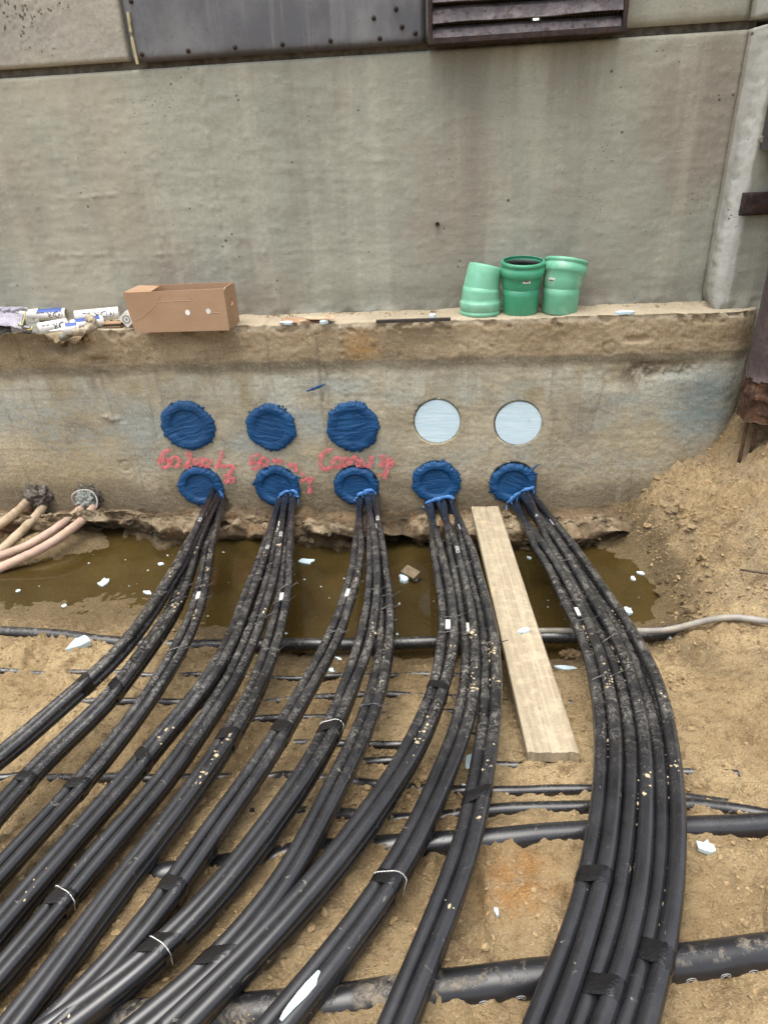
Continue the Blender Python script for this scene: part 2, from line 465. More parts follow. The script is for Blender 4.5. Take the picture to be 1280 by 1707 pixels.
def mat_water():
    t = NT('muddy_water')
    fr = t.n('ShaderNodeFresnel'); fr.inputs['IOR'].default_value = 1.33
    nb = t.bump(t.noise(9, 3, .5), .05, .01)
    t.put(fr.inputs['Normal'], nb)
    gl = t.n('ShaderNodeBsdfGlossy'); gl.inputs['Roughness'].default_value = .03; t.put(gl.inputs['Normal'], nb)
    gl.inputs['Color'].default_value = (.9, .9, .9, 1)
    tr = t.n('ShaderNodeBsdfTransparent'); tr.inputs['Color'].default_value = (.62, .47, .22, 1)
    df = t.n('ShaderNodeBsdfDiffuse')
    t.put(df.inputs['Color'], t.mix(t.ramp(t.noise(3, 4), .35, .65), (.06, .043, .014), (.095, .069, .022)))
    m1 = t.n('ShaderNodeMixShader'); m1.inputs[0].default_value = .5
    t.t.links.new(tr.outputs[0], m1.inputs[1]); t.t.links.new(df.outputs[0], m1.inputs[2])
    m2 = t.n('ShaderNodeMixShader'); t.put(m2.inputs[0], fr.outputs[0])
    t.t.links.new(m1.outputs[0], m2.inputs[1]); t.t.links.new(gl.outputs[0], m2.inputs[2])
    return t.done(m2.outputs[0])

def mat_cable(name='black_cable_sheath', dust=1.0):
    t = NT(name)
    q = t.sep()
    nz = t.sep(t.geo.outputs['Normal'])[2]
    c = t.mix(t.ramp(t.noise(9, 4), .3, .7), (.009, .009, .0105), (.017, .017, .0195))
    along = t.math('MULTIPLY', t.ramp(q[1], -.2, -.6), t.ramp(t.math('ADD', q[1], t.math('MULTIPLY', t.math('SUBTRACT', t.noise(2.2, 3), .5), .8)), -2.1, -1.45))
    al = t.math('ADD', .04, t.math('MULTIPLY', along, .96))
    up = t.ramp(nz, .25, .9)
    pat = t.ramp(t.noise(75, 7, .8, None, 1.2), .50, .58)
    big = t.ramp(t.noise(12, 5, .75), .38, .60)
    film = t.ramp(t.noise(30, 7, .75), .42, .70)
    m = t.math('MULTIPLY', t.math('MULTIPLY', up, al), t.math('MULTIPLY', big, t.math('ADD', t.math('MULTIPLY', pat, .58), t.math('MULTIPLY', film, .20))))
    c = t.mix(t.math('MULTIPLY', m, dust), c, (.27, .25, .215))
    # smeared flecks of dried mud, long with the fall of the cable
    bl = t.ramp(t.noise(26, 7, .72, t.mapv((1, 1, 1), (5, 5, 5)), 1.5), .64, .68)
    blot = t.math('MULTIPLY', t.math('MULTIPLY', bl, t.ramp(nz, -.3, .3)), t.math('ADD', .5, t.math('MULTIPLY', along, .5)))
    c = t.mix(t.math('MULTIPLY', blot, .8 * min(1, dust * 1.2)), c, (.46, .405, .31))
    scuff = t.ramp(t.noise(14, 3, .6), .3, .7)
    rough = t.math('ADD', t.math('ADD', .22, t.math('MULTIPLY', scuff, .10)), t.math('MULTIPLY', m, .5))
    h = t.math('ADD', t.math('MULTIPLY', t.math('MULTIPLY', pat, .5), m), t.math('MULTIPLY', blot, .8))
    return t.done(t.bsdf(c, rough, t.bump(h, .25, .003), spec=.65))

def mat_putty():
    t = NT('blue_duct_sealant')
    c = t.mix(t.ramp(t.noise(14, 4), .3, .7), (.005, .046, .135), (.010, .072, .19))
    lv = t.noise(1, 5, .6, t.mapv((22, 22, 75), (0, 0, 0), None, (0, .3, 0)), .8)
    lv2 = t.noise(38, 5, .6, None, 1.2)
    h = t.math('ADD', lv, t.math('MULTIPLY', lv2, .5))
    return t.done(t.bsdf(c, t.ramp(lv2, .3, .7, .42, .6), t.bump(h, .28, .004), spec=.35))

def mat_wood():
    t = NT('dusty_plank_wood')
    o = t.co
    gr = t.noise(1, 6, .6, t.mapv((95, 1.6, 8), (0, 0, 0), o))
    c = t.mix(t.ramp(gr, .35, .68), (.26, .215, .15), (.36, .305, .215))
    dust = t.ramp(t.noise(26, 6, .7, o), .44, .64)
    c = t.mix(t.math('MULTIPLY', dust, .5), c, (.47, .395, .275))
    c = t.mix(t.ramp(t.noise(120, 4, .75, o), .55, .67, 0, .5), c, (.17, .13, .085))
    sp = t.ramp(t.noise(9, 5, .65, t.mapv((1, 1, 1), (3, 2, 0), o)), .6, .7)
    c = t.mix(t.math('MULTIPLY', sp, .6), c, (.52, .41, .23))
    h = t.math('ADD', t.math('MULTIPLY', gr, .6), t.math('MULTIPLY', dust, .4))
    return t.done(t.bsdf(c, .85, t.bump(h, .3, .003), spec=.2))

def mat_card():
    t = NT('corrugated_cardboard')
    fl = t.noise(1, 3, .5, t.mapv((4, 4, 160)))
    c = t.mix(t.ramp(t.noise(6, 4), .3, .7), (.34, .215, .13), (.40, .26, .165))
    c = t.mix(t.ramp(fl, .4, .7, 0, .2), c, (.29, .185, .115))
    return t.done(t.bsdf(c, .75, t.bump(fl, .1, .002), spec=.25))

def mat_plate():
    t = NT('painted_steel_plate')
    c = t.mix(t.ramp(t.noise(2.5, 6, .65), .35, .65), (.088, .09, .1), (.165, .167, .175))
    st = t.noise(1, 5, .65, t.mapv((16, 1, 1.1)))
    c = t.mix(t.ramp(st, .52, .72, 0, .45), c, (.23, .232, .235))
    q = t.sep()
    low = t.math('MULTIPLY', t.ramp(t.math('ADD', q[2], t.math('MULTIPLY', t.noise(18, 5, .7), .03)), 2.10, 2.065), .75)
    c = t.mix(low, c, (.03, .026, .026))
    c = t.mix(t.ramp(t.noise(55, 5, .7), .6, .7, 0, .55), c, (.05, .042, .04))
    return t.done(t.bsdf(c, .5, t.bump(t.noise(30, 5, .6), .15, .004), .25))

def mat_rust(name, a, b, c0, k=.55):
    t = NT(name)
    c = t.mix(t.ramp(t.noise(20, 6, .7), .38, .64), a, b)
    c = t.mix(t.math('MULTIPLY', t.ramp(t.noise(42, 6, .7, t.mapv((1, 1, 1), (3, 3, 3))), .5, .66), k), c, c0)
    return t.done(t.bsdf(c, .8, t.bump(t.noise(60, 6, .7), .6, .008), .1, .3))

def mat_pink():
    t = NT('pink_spray_paint')
    c = t.mix(t.ramp(t.noise(30, 3), .3, .7), (.66, .14, .16), (.78, .23, .24))
    a = t.math('MULTIPLY', t.ramp(t.noise(95, 5, .75), .42, .53), 1.0)
    b = t.n('ShaderNodeBsdfDiffuse'); t.put(b.inputs['Color'], c)
    tr = t.n('ShaderNodeBsdfTransparent')
    m = t.n('ShaderNodeMixShader'); t.put(m.inputs[0], a)
    t.t.links.new(tr.outputs[0], m.inputs[1]); t.t.links.new(b.outputs[0], m.inputs[2])
    return t.done(m.outputs[0])

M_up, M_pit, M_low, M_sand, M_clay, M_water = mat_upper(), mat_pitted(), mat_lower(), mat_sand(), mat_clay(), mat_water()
M_cable, M_pipe = mat_cable(), mat_cable('black_duct', .6)
def mat_bigpipe():
    t = NT('black_pipe_with_dried_mud')
    nz = t.sep(t.geo.outputs['Normal'])[2]
    c = t.mix(t.ramp(t.noise(9, 4), .3, .7), (.009, .009, .010), (.017, .017, .019))
    big = t.ramp(t.noise(4.5, 3, .5, t.mapv((1, 1, 1), (.8, 0, 0))), .52, .62)
    pat = t.ramp(t.noise(45, 7, .8, None, 1.0), .42, .58)
    m = t.math('MULTIPLY', t.math('MULTIPLY', big, pat), t.ramp(nz, -.6, .3))
    top = t.math('MULTIPLY', t.ramp(nz, .75, 1.0), t.ramp(t.noise(26, 6, .75), .5, .64))
    m = t.math('MAXIMUM', m, t.math('MULTIPLY', top, .7))
    c = t.mix(t.math('MULTIPLY', m, .55), c, (.34, .28, .195))
    return t.done(t.bsdf(c, t.math('ADD', .3, t.math('MULTIPLY', m, .5)), t.bump(m, .4, .003), spec=.5))
M_bigpipe = mat_bigpipe()
M_mud = mat_cable('muddy_duct', 1.6)
M_putty, M_wood, M_card, M_plate, M_pink = mat_putty(), mat_wood(), mat_card(), mat_plate(), mat_pink()
M_smear = simple('pale_blue_sealant_smear', (.06, .19, .46), .4, .4, 60, .5, .006)
M_foam = simple('pale_blue_foam', (.56, .70, .76), .75, .06, 40, .3, .004, dirt=(.55, .58, .55), dirt_amt=.35)
def mat_disc():
    t = NT('pale_blue_foam_face')
    st = t.noise(1, 5, .65, t.mapv((5, 5, 90)))
    c = t.mix(t.ramp(st, .35, .68), (.53, .68, .75), (.66, .79, .84))
    c = t.mix(t.ramp(t.noise(30, 5, .7), .58, .7, 0, .4), c, (.48, .53, .53))
    return t.done(t.bsdf(c, .75, t.bump(st, .4, .004), spec=.25))
M_disc = mat_disc()
M_foamdirty = simple('dirty_foam', (.60, .70, .74), .8, .1, 30, .4, .004, dirt=(.40, .33, .22), dirt_amt=.5, dscale=30)
M_joint = simple('dirty_joint', (.09, .08, .065), .9, .4, 30, .6, .006)
M_dark = simple('dark_void', (.012, .010, .009), .9)
M_tape = simple('black_tape', (.007, .007, .008), .16, .3, 40, .35, .004)
M_tie = simple('black_cable_tie', (.02, .02, .022), .4, .2, 30, dirt=(.25, .22, .18), dirt_amt=.5, dscale=40)
M_tagp = simple('white_marker_tag', (.52, .52, .50), .5, .1, 60, dirt=(.2, .17, .13), dirt_amt=.7, dscale=60)
M_mark = simple('grey_print', (.30, .29, .27), .6)
M_print = simple('white_print', (.62, .62, .6), .6)
M_greys = [simple('green_plastic_dusty', (.16, .43, .29), .45, .1, 12, .1, dirt=(.29, .49, .39), dirt_amt=.55, dscale=12),
           simple('green_plastic', (.05, .29, .165), .36, .08, 12, .08, dirt=(.12, .36, .23), dirt_amt=.4, dscale=14),
           simple('green_plastic_mottled', (.13, .39, .255), .47, .1, 12, .1, dirt=(.30, .47, .38), dirt_amt=.7, dscale=17)]
M_rubber = simple('black_rubber', (.015, .015, .015), .5)
M_white = simple('white_plastic', (.72, .72, .70), .4, .05, 20, .05, dirt=(.5, .47, .42), dirt_amt=.35, dscale=25)
M_bluelab = simple('blue_label', (.04, .09, .33), .5, .1, 20)
M_black = simple('black_ink', (.02, .02, .022), .6)
M_purple = simple('violet_ink', (.22, .16, .42), .6)
M_glove = simple('grey_lavender_knit', (.36, .34, .40), .95, .15, 90, .6, .004, dirt=(.16, .145, .12), dirt_amt=.5, dscale=16)
M_glovedark = simple('grey_coated_palm', (.16, .155, .135), .7, .2, 40, .4, .004, dirt=(.28, .25, .2), dirt_amt=.5, dscale=16)
M_yellow = simple('yellow_hem', (.45, .42, .14), .9)
M_film = simple('dirty_plastic_film', (.36, .30, .21), .35, .25, 40, .5, .006)
M_olive = simple('grey_olive_rubber', (.17, .16, .12), .6, .2, 30)
M_oldcable = simple('old_pink_cable', (.44, .30, .235), .75, .18, 9, .4, .006, dirt=(.36, .27, .165), dirt_amt=.8, dscale=11)
M_oldcable2 = simple('old_muddy_cable', (.40, .31, .21), .8, .2, 9, .5, .006, dirt=(.27, .19, .11), dirt_amt=.7, dscale=13)
M_tar = simple('tarred_packing', (.10, .082, .062), .7, .4, 30, .9, .012, dirt=(.30, .29, .26), dirt_amt=.7, dscale=35)
M_rag = simple('grey_green_packing', (.33, .36, .32), .8, .3, 40, .8, .008, dirt=(.12, .11, .08), dirt_amt=.6, dscale=40)
M_louver = mat_rust('peeling_louver_paint', (.105, .092, .1), (.19, .17, .178), (.045, .022, .016), .75)
M_frame = mat_rust('rusty_frame', (.022, .016, .016), (.05, .034, .03), (.085, .035, .02))
M_rust = mat_rust('flaking_rust', (.04, .022, .015), (.10, .048, .027), (.20, .13, .08))
M_pile = mat_rust('brown_violet_steel', (.07, .053, .053), (.105, .08, .08), (.055, .036, .032), .4)
M_wire = simple('wire_mesh', (.05, .04, .03), .6)
M_rod = simple('grey_duct_dusty', (.23, .215, .19), .55, .2, 20, .2, dirt=(.36, .30, .21), dirt_amt=.6)
M_batten = simple('dark_batten', (.035, .028, .026), .6, .3, 30)
M_twig = simple('dry_twig', (.06, .045, .03), .9)
M_crumb = simple('dry_soil_crumb', (.40, .32, .20), .95, .25, 60, .6, .004)
M_soilcrumb = simple('soil_crumb', (.27, .19, .098), .95, .3, 60, .6, .004)
M_block = simple('muddy_wood_block', (.17, .13, .08), .9, .3, 40, .6, .006)
M_seam = simple('mortar_ridge', (.35, .335, .28), .9, .2, 40, .6, .006)
M_efoam = simple('yellowed_foam_strip', (.40, .35, .20), .8, .2, 50)

# ================================================================== THE GROUND
_ctrl = [  # photograph pixel and height of the ground there
    # water's edge
    (0, 1004, 0), (120, 1008, 0), (240, 1020, 0), (340, 1048, 0), (480, 1085, -.005), (600, 1098, 0), (740, 1101, 0), (880, 1103, 0),
    (960, 1088, 0), (1030, 1042, 0), (1095, 1000, 0), (1088, 972, 0), (1040, 932, .0),
    # bottom of the pool
    (300, 960, -.06), (450, 1030, -.06), (600, 1000, -.14), (700, 1060, -.10), (880, 980, -.15), (100, 950, -.03), (980, 975, -.07), (20, 972, -.02), (880, 1070, -.06), (600, 930, -.16), (400, 930, -.12),
    (60, 903, .03), (160, 900, .012), (0, 918, .018), (-60, 920, .02),
    # slope up to the viewer
    (40, 1060, .045), (200, 1062, .04), (100, 1150, .16), (40, 1250, .26), (200, 1130, .13), (300, 1120, .10), (450, 1160, .14), (600, 1150, .10), (700, 1200, .20), (500, 1250, .26), (300, 1400, .35),
    (600, 1350, .32), (850, 1320, .31), (900, 1200, .18), (880, 1150, .10), (960, 1140, .08), (1060, 1120, .10), (1200, 1130, .17), (1230, 1250, .27), (1200, 1420, .345), (900, 1520, .37),
    (700, 1620, .385), (100, 1650, .41), (1200, 1650, .40), (400, 1690, .41), (200, 1500, .375), (100, 1400, .33), (1050, 1250, .26),
    # bank at the right
    (1280, 1048, .20), (1180, 1048, .15), (1112, 835, .25), (1140, 880, .25), (1168, 925, .24), (1190, 980, .225), (1205, 1025, .205), (1080, 868, .10), (1098, 925, .045), (1120, 980, .03), (1128, 1025, .045), (1250, 960, .30), (1280, 900, .38), (1210, 870, .33), (1270, 800, .45), (1120, 1030, .04), (1180, 800, .34), (1058, 900, .05)]
def _left(p):
    return .085 * smooth(-.15, -1.0, p[0]) * smooth(-1.3, -1.9, p[1])
_pts = [onZ(u, v, z) for u, v, z in _ctrl]
_pts = [onZ(u, v, z - float(_left(p))) for (u, v, z), p in zip(_ctrl, _pts)]
_pts += [onY(u, v, 0) for u, v in ((1240, 685), (1180, 745), (1135, 775), (1090, 802))]
_pts += [onY(1040, 860, -.06), onY(1000, 880, -.12)]
_pts += [np.array(p, float) for p in (
    (-2.6, -.35, .0), (-2.4, -.15, .02), (-2.6, -1.2, .13), (-2.6, -2, .38), (-2, -2.9, .45), (-1, -2.9, .45), (0, -3, .45), (1, -2.9, .46), (1.6, -2.2, .47), (1.8, -1.2, .42), (2, -.5, .62), (1.8, 0, .66), (1.5, .1, .63), (1.4, -.3, .5),
    (.6, -.15, -.02), (.2, -.1, -.12), (-.4, -.1, -.12), (-1, -.1, -.12), (-1.6, -.1, -.04), (-2.1, -.1, .0), (.2, .2, -.15), (-1, .2, -.15), (-2, .2, -.05))]
_pts = np.array(_pts)
def _tps(r): return r * r * np.log(r + 1e-9)
_K = _tps(np.linalg.norm(_pts[:, None, :2] - _pts[None, :, :2], axis=2)) + np.eye(len(_pts)) * 2e-3
_A = np.c_[np.ones(len(_pts)), _pts[:, :2]]
_S = np.block([[_K, _A], [_A.T, np.zeros((3, 3))]])
_w = np.linalg.solve(_S, np.r_[_pts[:, 2], 0, 0, 0])
def gbase(X, Y):
    X = np.asarray(X, float); Y = np.asarray(Y, float)
    sh = X.shape; x, y = X.ravel(), Y.ravel()
    out = np.empty(len(x))
    for a in range(0, len(x), 60000):
        xs, ys = x[a:a + 60000], y[a:a + 60000]
        r = np.sqrt((xs[:, None] - _pts[None, :, 0]) ** 2 + (ys[:, None] - _pts[None, :, 1]) ** 2)
        out[a:a + 60000] = _tps(r) @ _w[:-3] + _w[-3] + _w[-2] * xs + _w[-1] * ys
    d = np.maximum(np.maximum(-2.5 - x, x - 1.75), np.maximum(-2.85 - y, y - .06))
    far = smooth(0, .7, d)
    tgt = np.where((y > .05) & (x < 1.3), -.2, .52)
    return (out * (1 - far) + tgt * far).reshape(sh)
def gnoise(X, Y):
    wet = smooth(-.03, .08, gbase(X, Y))
    n = .018 * fbm(X * 4, Y * 4, 1.0, 3) + .011 * fbm(X * 15, Y * 19, 2.0, 4)
    rg = 1 - np.abs(fbm(X * 24 + Y * 8, Y * 34, 5.0, 3)) * 1.6
    n = n + .0065 * np.clip(rg, -1, 1)
    sf = 1 - np.abs(fbm(X * 13 - Y * 11, X * 5 + Y * 7, 6.0, 3)) * 2.2
    n = n + .008 * np.clip(sf, -.6, 1) * smooth(-.2, .3, fbm(X * 3, Y * 3, 8.0, 2) + .15)
    for fx, fy, fa in ((.95, -1.55, .5), (.78, -1.75, .2), (1.05, -1.2, .9), (.62, -2.25, -.3), (-1.25, -1.3, .7), (-1.5, -1.15, .3), (.02, -2.2, .1), (.3, -2.22, -.2), (-.75, -1.55, .4), (.95, -1.95, .8)):
        u_ = (X - fx) * math.cos(fa) + (Y - fy) * math.sin(fa); v_ = -(X - fx) * math.sin(fa) + (Y - fy) * math.cos(fa)
        q_ = (u_ / .052) ** 2 + (v_ / .13) ** 2 + .5 * fbm(X * 14, Y * 14, 2.0, 2)
        n = n - .016 * smooth(1.1, .7, q_) + .012 * np.exp(-((q_ - 1.35) / .35) ** 2)
    n = n + .010 * np.abs(fbm(X * 9, Y * 10, 12.0, 4))
    cl = np.clip(fbm(X * 48, Y * 48, 9.0, 3) - .12, 0, 1)
    n = n + .012 * cl
    bank = smooth(.75, 1.0, X) * smooth(-1.2, -.9, Y)
    st_ = fbm(X * 4 + 2, Y * 5, 6.0, 3) * 3.2
    st_ = (np.floor(st_) + smooth(.62, .98, st_ - np.floor(st_))) / 3.2
    n = n + bank * .045 * st_
    n = n + bank * (.055 * fbm(X * 4.5, Y * 5, 7.0, 4) + .030 * np.abs(fbm(X * 13, Y * 14, 3.0, 4)) + .016 * fbm(X * 40, Y * 40, 8.0, 3))
    return n * (.55 + .45 * wet)
# pipes press a shallow trench into the soil: keep the slab of soil at the pool side of the long pipe low
def ground(X, Y):
    return gbase(X, Y) + gnoise(X, Y)
gx = np.concatenate([[-60, -30, -15, -8, -5, -4, -3.3, -2.9, -2.6, -2.45], np.arange(-2.3, 1.72, .0075), [1.8, 1.95, 2.2, 2.6, 3.3, 4.5, 8, 15, 30, 60]])
gy = np.concatenate([[-60, -30, -15, -8, -5, -4, -3.4, -3.1, -2.95, -2.85], np.arange(-2.75, .07, .0075), [.2, .5, 1, 3, 8, 30, 60]])
GX, GY = np.meshgrid(gx, gy, indexing='ij')
GZ = ground(GX, GY)
g = mesh('ground', np.stack([GX, GY, GZ], -1).reshape(-1, 3), grid_faces(len(gx), len(gy)), M_sand)
tag(g, kind='structure')
def onG(u, v, off=0.0):
    return onF(u, v, lambda X, Y: gbase(X, Y) + off)

# water of the pool
wx = np.linspace(-3.2, 1.15, 60); wy = np.linspace(-1.35, -.02, 30)
WX, WY = np.meshgrid(wx, wy, indexing='ij')
w = mesh('water', np.stack([WX, WY, np.zeros_like(WX)], -1).reshape(-1, 3), grid_faces(60, 30), M_water)
tag(w, kind='structure')

# ragged earth bank and old concrete spill below the wall
bxs = np.arange(-3.0, 1.12, .0085)
prof = np.array([(.05, .06), (-.005, .07), (-.06, .075), (-.11, .085), (-.16, .098), (-.205, .102), (-.238, .09), (-.252, .066), (-.24, .042), (-.225, .024), (-.235, .008), (-.26, -.01), (-.29, -.04), (-.33, -.10), (-.33, -.2)])
pp = resample(np.c_[np.zeros(len(prof)), prof], .008)[:, 1:]
T, I = np.meshgrid(bxs, np.arange(len(pp)), indexing='ij')
PY, PZ = pp[I, 0], pp[I, 1]
frac = I / len(pp)
front = smooth(.1, .3, frac)
n1 = fbm(T * 3.2, PY * 4, PZ * 4, 3); n2 = fbm(T * 14, PY * 14, PZ * 14 + 4, 4); n3 = 1 - np.abs(fbm(T * 7 + 3, PY * 8, PZ * 9, 3)) * 2
blk = fbm(T * 6 + 1, PY * 7, PZ * 9, 2)
blk = np.floor(blk * 5) / 5 + .2 * smooth(.2, .8, blk * 5 - np.floor(blk * 5))   # broken faces with steps
depth = .58 + .42 * fbm(T * 1.3, 0.3, 2.0, 2)                     # how far the bank reaches out
scale = (.66 + .72 * np.clip(depth, .1, 1.1)) * (1 - .38 * smooth(-1.35, -1.6, T))
PY2 = PY * np.where(PY < 0, scale, 1) - front * (.050 * n1 + .020 * n2 + .016 * n3 + .055 * blk)
PZ = PZ + (1 - smooth(.0, .35, frac)) * (.030 * fbm(T * 5, 3.3, 1, 4) + .012 * fbm(T * 20, 3.3, 1, 3))
PZ2 = PZ + front * (.022 * n2 + .045 * n1 + .045 * blk) * smooth(-.03, .05, PZ + .02) + .02 * fbm(T * 2.3, .7, 0, 2) * smooth(0, .08, PZ)
hol = smooth(.25, .6, fbm(T * 2.6 + 2, 5.5, PZ * 2, 2) + .3) * smooth(.45, .58, frac) * smooth(.95, .75, frac)
PY2 = PY2 + hol * .13                                             # hollows under the lip
BANK = np.stack([T, PY2, PZ2], -1).reshape(-1, 3); BFR = frac.ravel()
b = mesh('soil_bank', np.stack([T, PY2, PZ2], -1).reshape(-1, 3), grid_faces(len(bxs), len(pp)), M_clay)
tag(b, kind='structure')

# ================================================================== THE WALL
wall = thing('concrete_wall', (0, 0, 0), 'tall grey concrete wall standing on a stained brown foundation with a ledge', 'wall')
def relief(xs, zs, yf, disp, thick, edge=.008):
    """front grid with relief, skirts and a back: a slab"""
    X, Z = np.meshgrid(xs, zs, indexing='ij')
    Y = yf - disp(X, Z)
    e = np.minimum(np.minimum(X - xs[0], xs[-1] - X), np.minimum(Z - zs[0], zs[-1] - Z))
    Y = Y + edge * np.clip(1 - e / edge, 0, 1) ** 2
    nx, nz = len(xs), len(zs)
    V = np.stack([X, Y, Z], -1).reshape(-1, 3)
    F = [list(q) for q in grid_faces(nx, nz)]
    ring = [i * nz for i in range(nx)] + [(nx - 1) * nz + j for j in range(1, nz)] + [i * nz + nz - 1 for i in range(nx - 2, -1, -1)] + [j for j in range(nz - 2, 0, -1)]
    b0 = len(V)
    B = V[ring].copy(); B[:, 1] = yf + thick
    V = np.vstack([V, B])
    m = len(ring)
    F += [[ring[k], b0 + k, b0 + (k + 1) % m, ring[(k + 1) % m]] for k in range(m)]
    F.append([b0 + k for k in range(m)])
    return V, F
def fine(a, b, step, lo=None, hi=None):
    c = np.arange(a, b + 1e-6, step)
    parts = [c]
    if lo is not None: parts.insert(0, np.linspace(lo, a, 8)[:-1])
    if hi is not None: parts.append(np.linspace(c[-1], hi, 8)[1:])
    return np.concatenate(parts)
YU = .25
def d_upper(X, Z):
    n = .006 * fbm(X * 1.2, 0, Z * 1.2, 3) + .0022 * fbm(X * 9, 1, Z * 14, 4)
    n = n + .0008 * fbm(X * 5, 2, Z * 60, 3) + .0012 * np.clip(fbm(X * 40, 4, Z * 40, 3) - .25, 0, 1) * 4
    # board edge, slightly stepped, with a ragged fin of mortar
    s = -1.02 + .012 * np.sin(Z * 3)
    n = n + .004 * smooth(-.004, .004, X - s)
    fin = np.exp(-((X - s - .004 * fbm(Z * 30, 1, 1, 2)) / .006) ** 2) * np.clip(.3 + fbm(Z * 22, 3, 3, 3), 0, 1)
    n = n + .010 * fin
    s2 = -1.31
    n = n + .006 * np.exp(-((X - s2 - .01 * fbm(Z * 8, 4, 1, 2)) / .006) ** 2) * np.clip(fbm(Z * 14, 5, 3, 3) + .1, 0, 1)
    # horizontal fins left
    for zc, xa, xb, k in ((1.315, -1.95, -1.55, .012), (1.305, -1.42, -1.12, .014), (1.56, -1.85, -1.45, .010), (1.275, -1.9, -1.1, .005)):
        zc2 = zc + .012 * fbm(X * 7, 2, 9, 2)
        n = n + k * np.exp(-((Z - zc2) / .005) ** 2) * smooth(xa, xa + .1, X) * smooth(xb, xb - .1, X) * np.clip(.2 + fbm(X * 16, 8, 1, 3), 0, 1)
    # rough mortar foot on the ledge
    n = n + .02 * smooth(1.07, 1.0, Z) * np.clip(.4 + fbm(X * 9, 6, Z * 9, 3), 0, 1)
    return n
V, F = relief(fine(-2.2, 1.17, .009, -7), fine(.95, 2.036, .009), YU, d_upper, .35)
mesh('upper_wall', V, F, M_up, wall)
def d_panel(X, Z):
    n = .004 * fbm(X * 1.5, 3, Z * 1.5, 3) + .002 * fbm(X * 12, 1, Z * 14, 4)
    m = np.exp(-(((X + 1.72) / .2) ** 2 + ((Z - 2.27) / .16) ** 2))
    return n - .006 * m * np.clip(fbm(X * 60, 2, Z * 60, 2) - .2, 0, 1) * 2
V, F = relief(fine(-2.2, -1.306, .008, -7), fine(2.062, 2.5, .008, None, 2.95), YU - .012, d_panel, .36)
mesh('upper_panel', V, F, M_pit, wall)
V, F = relief(fine(-1.306 + .9, 1.17, .02), fine(2.062, 2.5, .02, None, 2.95), YU - .008, d_panel, .36)
# the panel to the right of the louver (the louver covers its left part)
mesh('upper_panel', V, F, M_up, wall)
MB().box((-2.9, YU + .075, 2.05), 8.2, .1, .05).build('joint_back', M_joint, wall)
MB().box((-.85, YU + .20, 2.5), .9, .26, .9).build('wall_core', M_up, wall)

# pilaster at the right: chamfered face, rounded arris, front face
def pilaster(name, z0, z1, mat, step):
    zs = fine(z0, min(z1, 2.4), step, None, z1 if z1 > 2.5 else None)
    pl = resample(np.array([(1.150, .30, 0), (1.165, .245, 0), (1.178, .185, 0), (1.190, .13, 0), (1.202, .098, 0), (1.225, .082, 0), (1.26, .078, 0), (1.34, .076, 0), (1.5, .076, 0), (2.6, .076, 0)]), .009)
    pl = pl[(pl[:, 0] < 1.5) | (np.arange(len(pl)) % 12 == 0)]
    T, S, N = frames(pl)
    I, Z = np.meshgrid(np.arange(len(pl)), zs, indexing='ij')
    px, py = pl[I, 0], pl[I, 1]
    n = .004 * fbm(px * 3, py * 3, Z * 1.6, 3) + .003 * fbm(px * 14, py * 14, Z * 12, 4)
    ar = np.exp(-((px - 1.197) / .016) ** 2)
    n = n + ar * (.008 * fbm(px * 30, 1, Z * 30, 3) + .004 * fbm(2, 1, Z * 5, 2))
    n = n + .022 * smooth(1.09, 1.0, Z) * smooth(.8, .95, Z) * np.clip(.4 + fbm(px * 12, 6, Z * 12, 3), 0, 1)
    tp = -.05 * np.clip((1.85 - Z) / .85, 0, 1.1) * smooth(.235, .13, py)
    V = np.stack([px + tp - n * S[I, 0], py - n, Z], -1)
    # close the top
    top = [i * len(zs) + len(zs) - 1 for i in range(len(pl))]
    V = V.reshape(-1, 3); b = len(V)
    V = np.vstack([V, [[2.6, .6, z1], [1.15, .6, z1], [2.6, .6, z0], [1.15, .6, z0]]])
    F = [list(q) for q in grid_faces(len(pl), len(zs))] + [top + [b, b + 1]]
    F += [[i * len(zs) for i in range(len(pl))][::-1] + [b + 3, b + 2]]
    return mesh(name, V, F, mat, wall)
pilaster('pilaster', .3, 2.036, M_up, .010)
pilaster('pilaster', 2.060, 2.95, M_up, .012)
# mesh normals of the pilaster face the right way whatever the winding (closed slabs)

# foundation with rim band, rounded at its right end
HOLES_UP = [onY(u, v, 0)[[0, 2]] for u, v in ((313, 710), (452, 713), (588, 711), (728, 704), (863, 707))]
HOLES_LO = [onY(u, v, 0)[[0, 2]] for u, v in ((335, 811), (462, 811), (594, 811), (727, 804), (855, 806))]
RH = .113
path = [(-7, 0.0), (-5, 0.0), (-3.5, 0.0), (-2.6, 0)] + [(x, 0.0) for x in np.arange(-2.2, 1.222, .0065)]
ARC = .125
for a in np.linspace(0, 90, 26)[1:]:
    path.append((1.222 + ARC * math.sin(math.radians(a)), ARC - ARC * math.cos(math.radians(a))))
path += [(1.347, .2), (1.347, .6)]
path = np.array(path)
nx_ = np.where(path[:, 0] > 1.222, np.clip((path[:, 0] - 1.222) / ARC, 0, 1), 0); ny_ = -np.sqrt(1 - nx_ ** 2)
prz = [(.62, 1.012), (.2, 1.012), (.05, 1.011), (.012, 1.008)] + [(.003, 1.0)]
zl = list(np.arange(.992, .828, -.0065)) + list(np.arange(.827, -.02, -.0065)) + [-.1, -.35]
def prof_y(z):
    return np.where(z > .84, 0.0, .007 * smooth(.86, .79, z)) + .0
cols = [('top', y, z) for y, z in prz] + [('f', float(prof_y(np.array(z))), z) for z in zl]
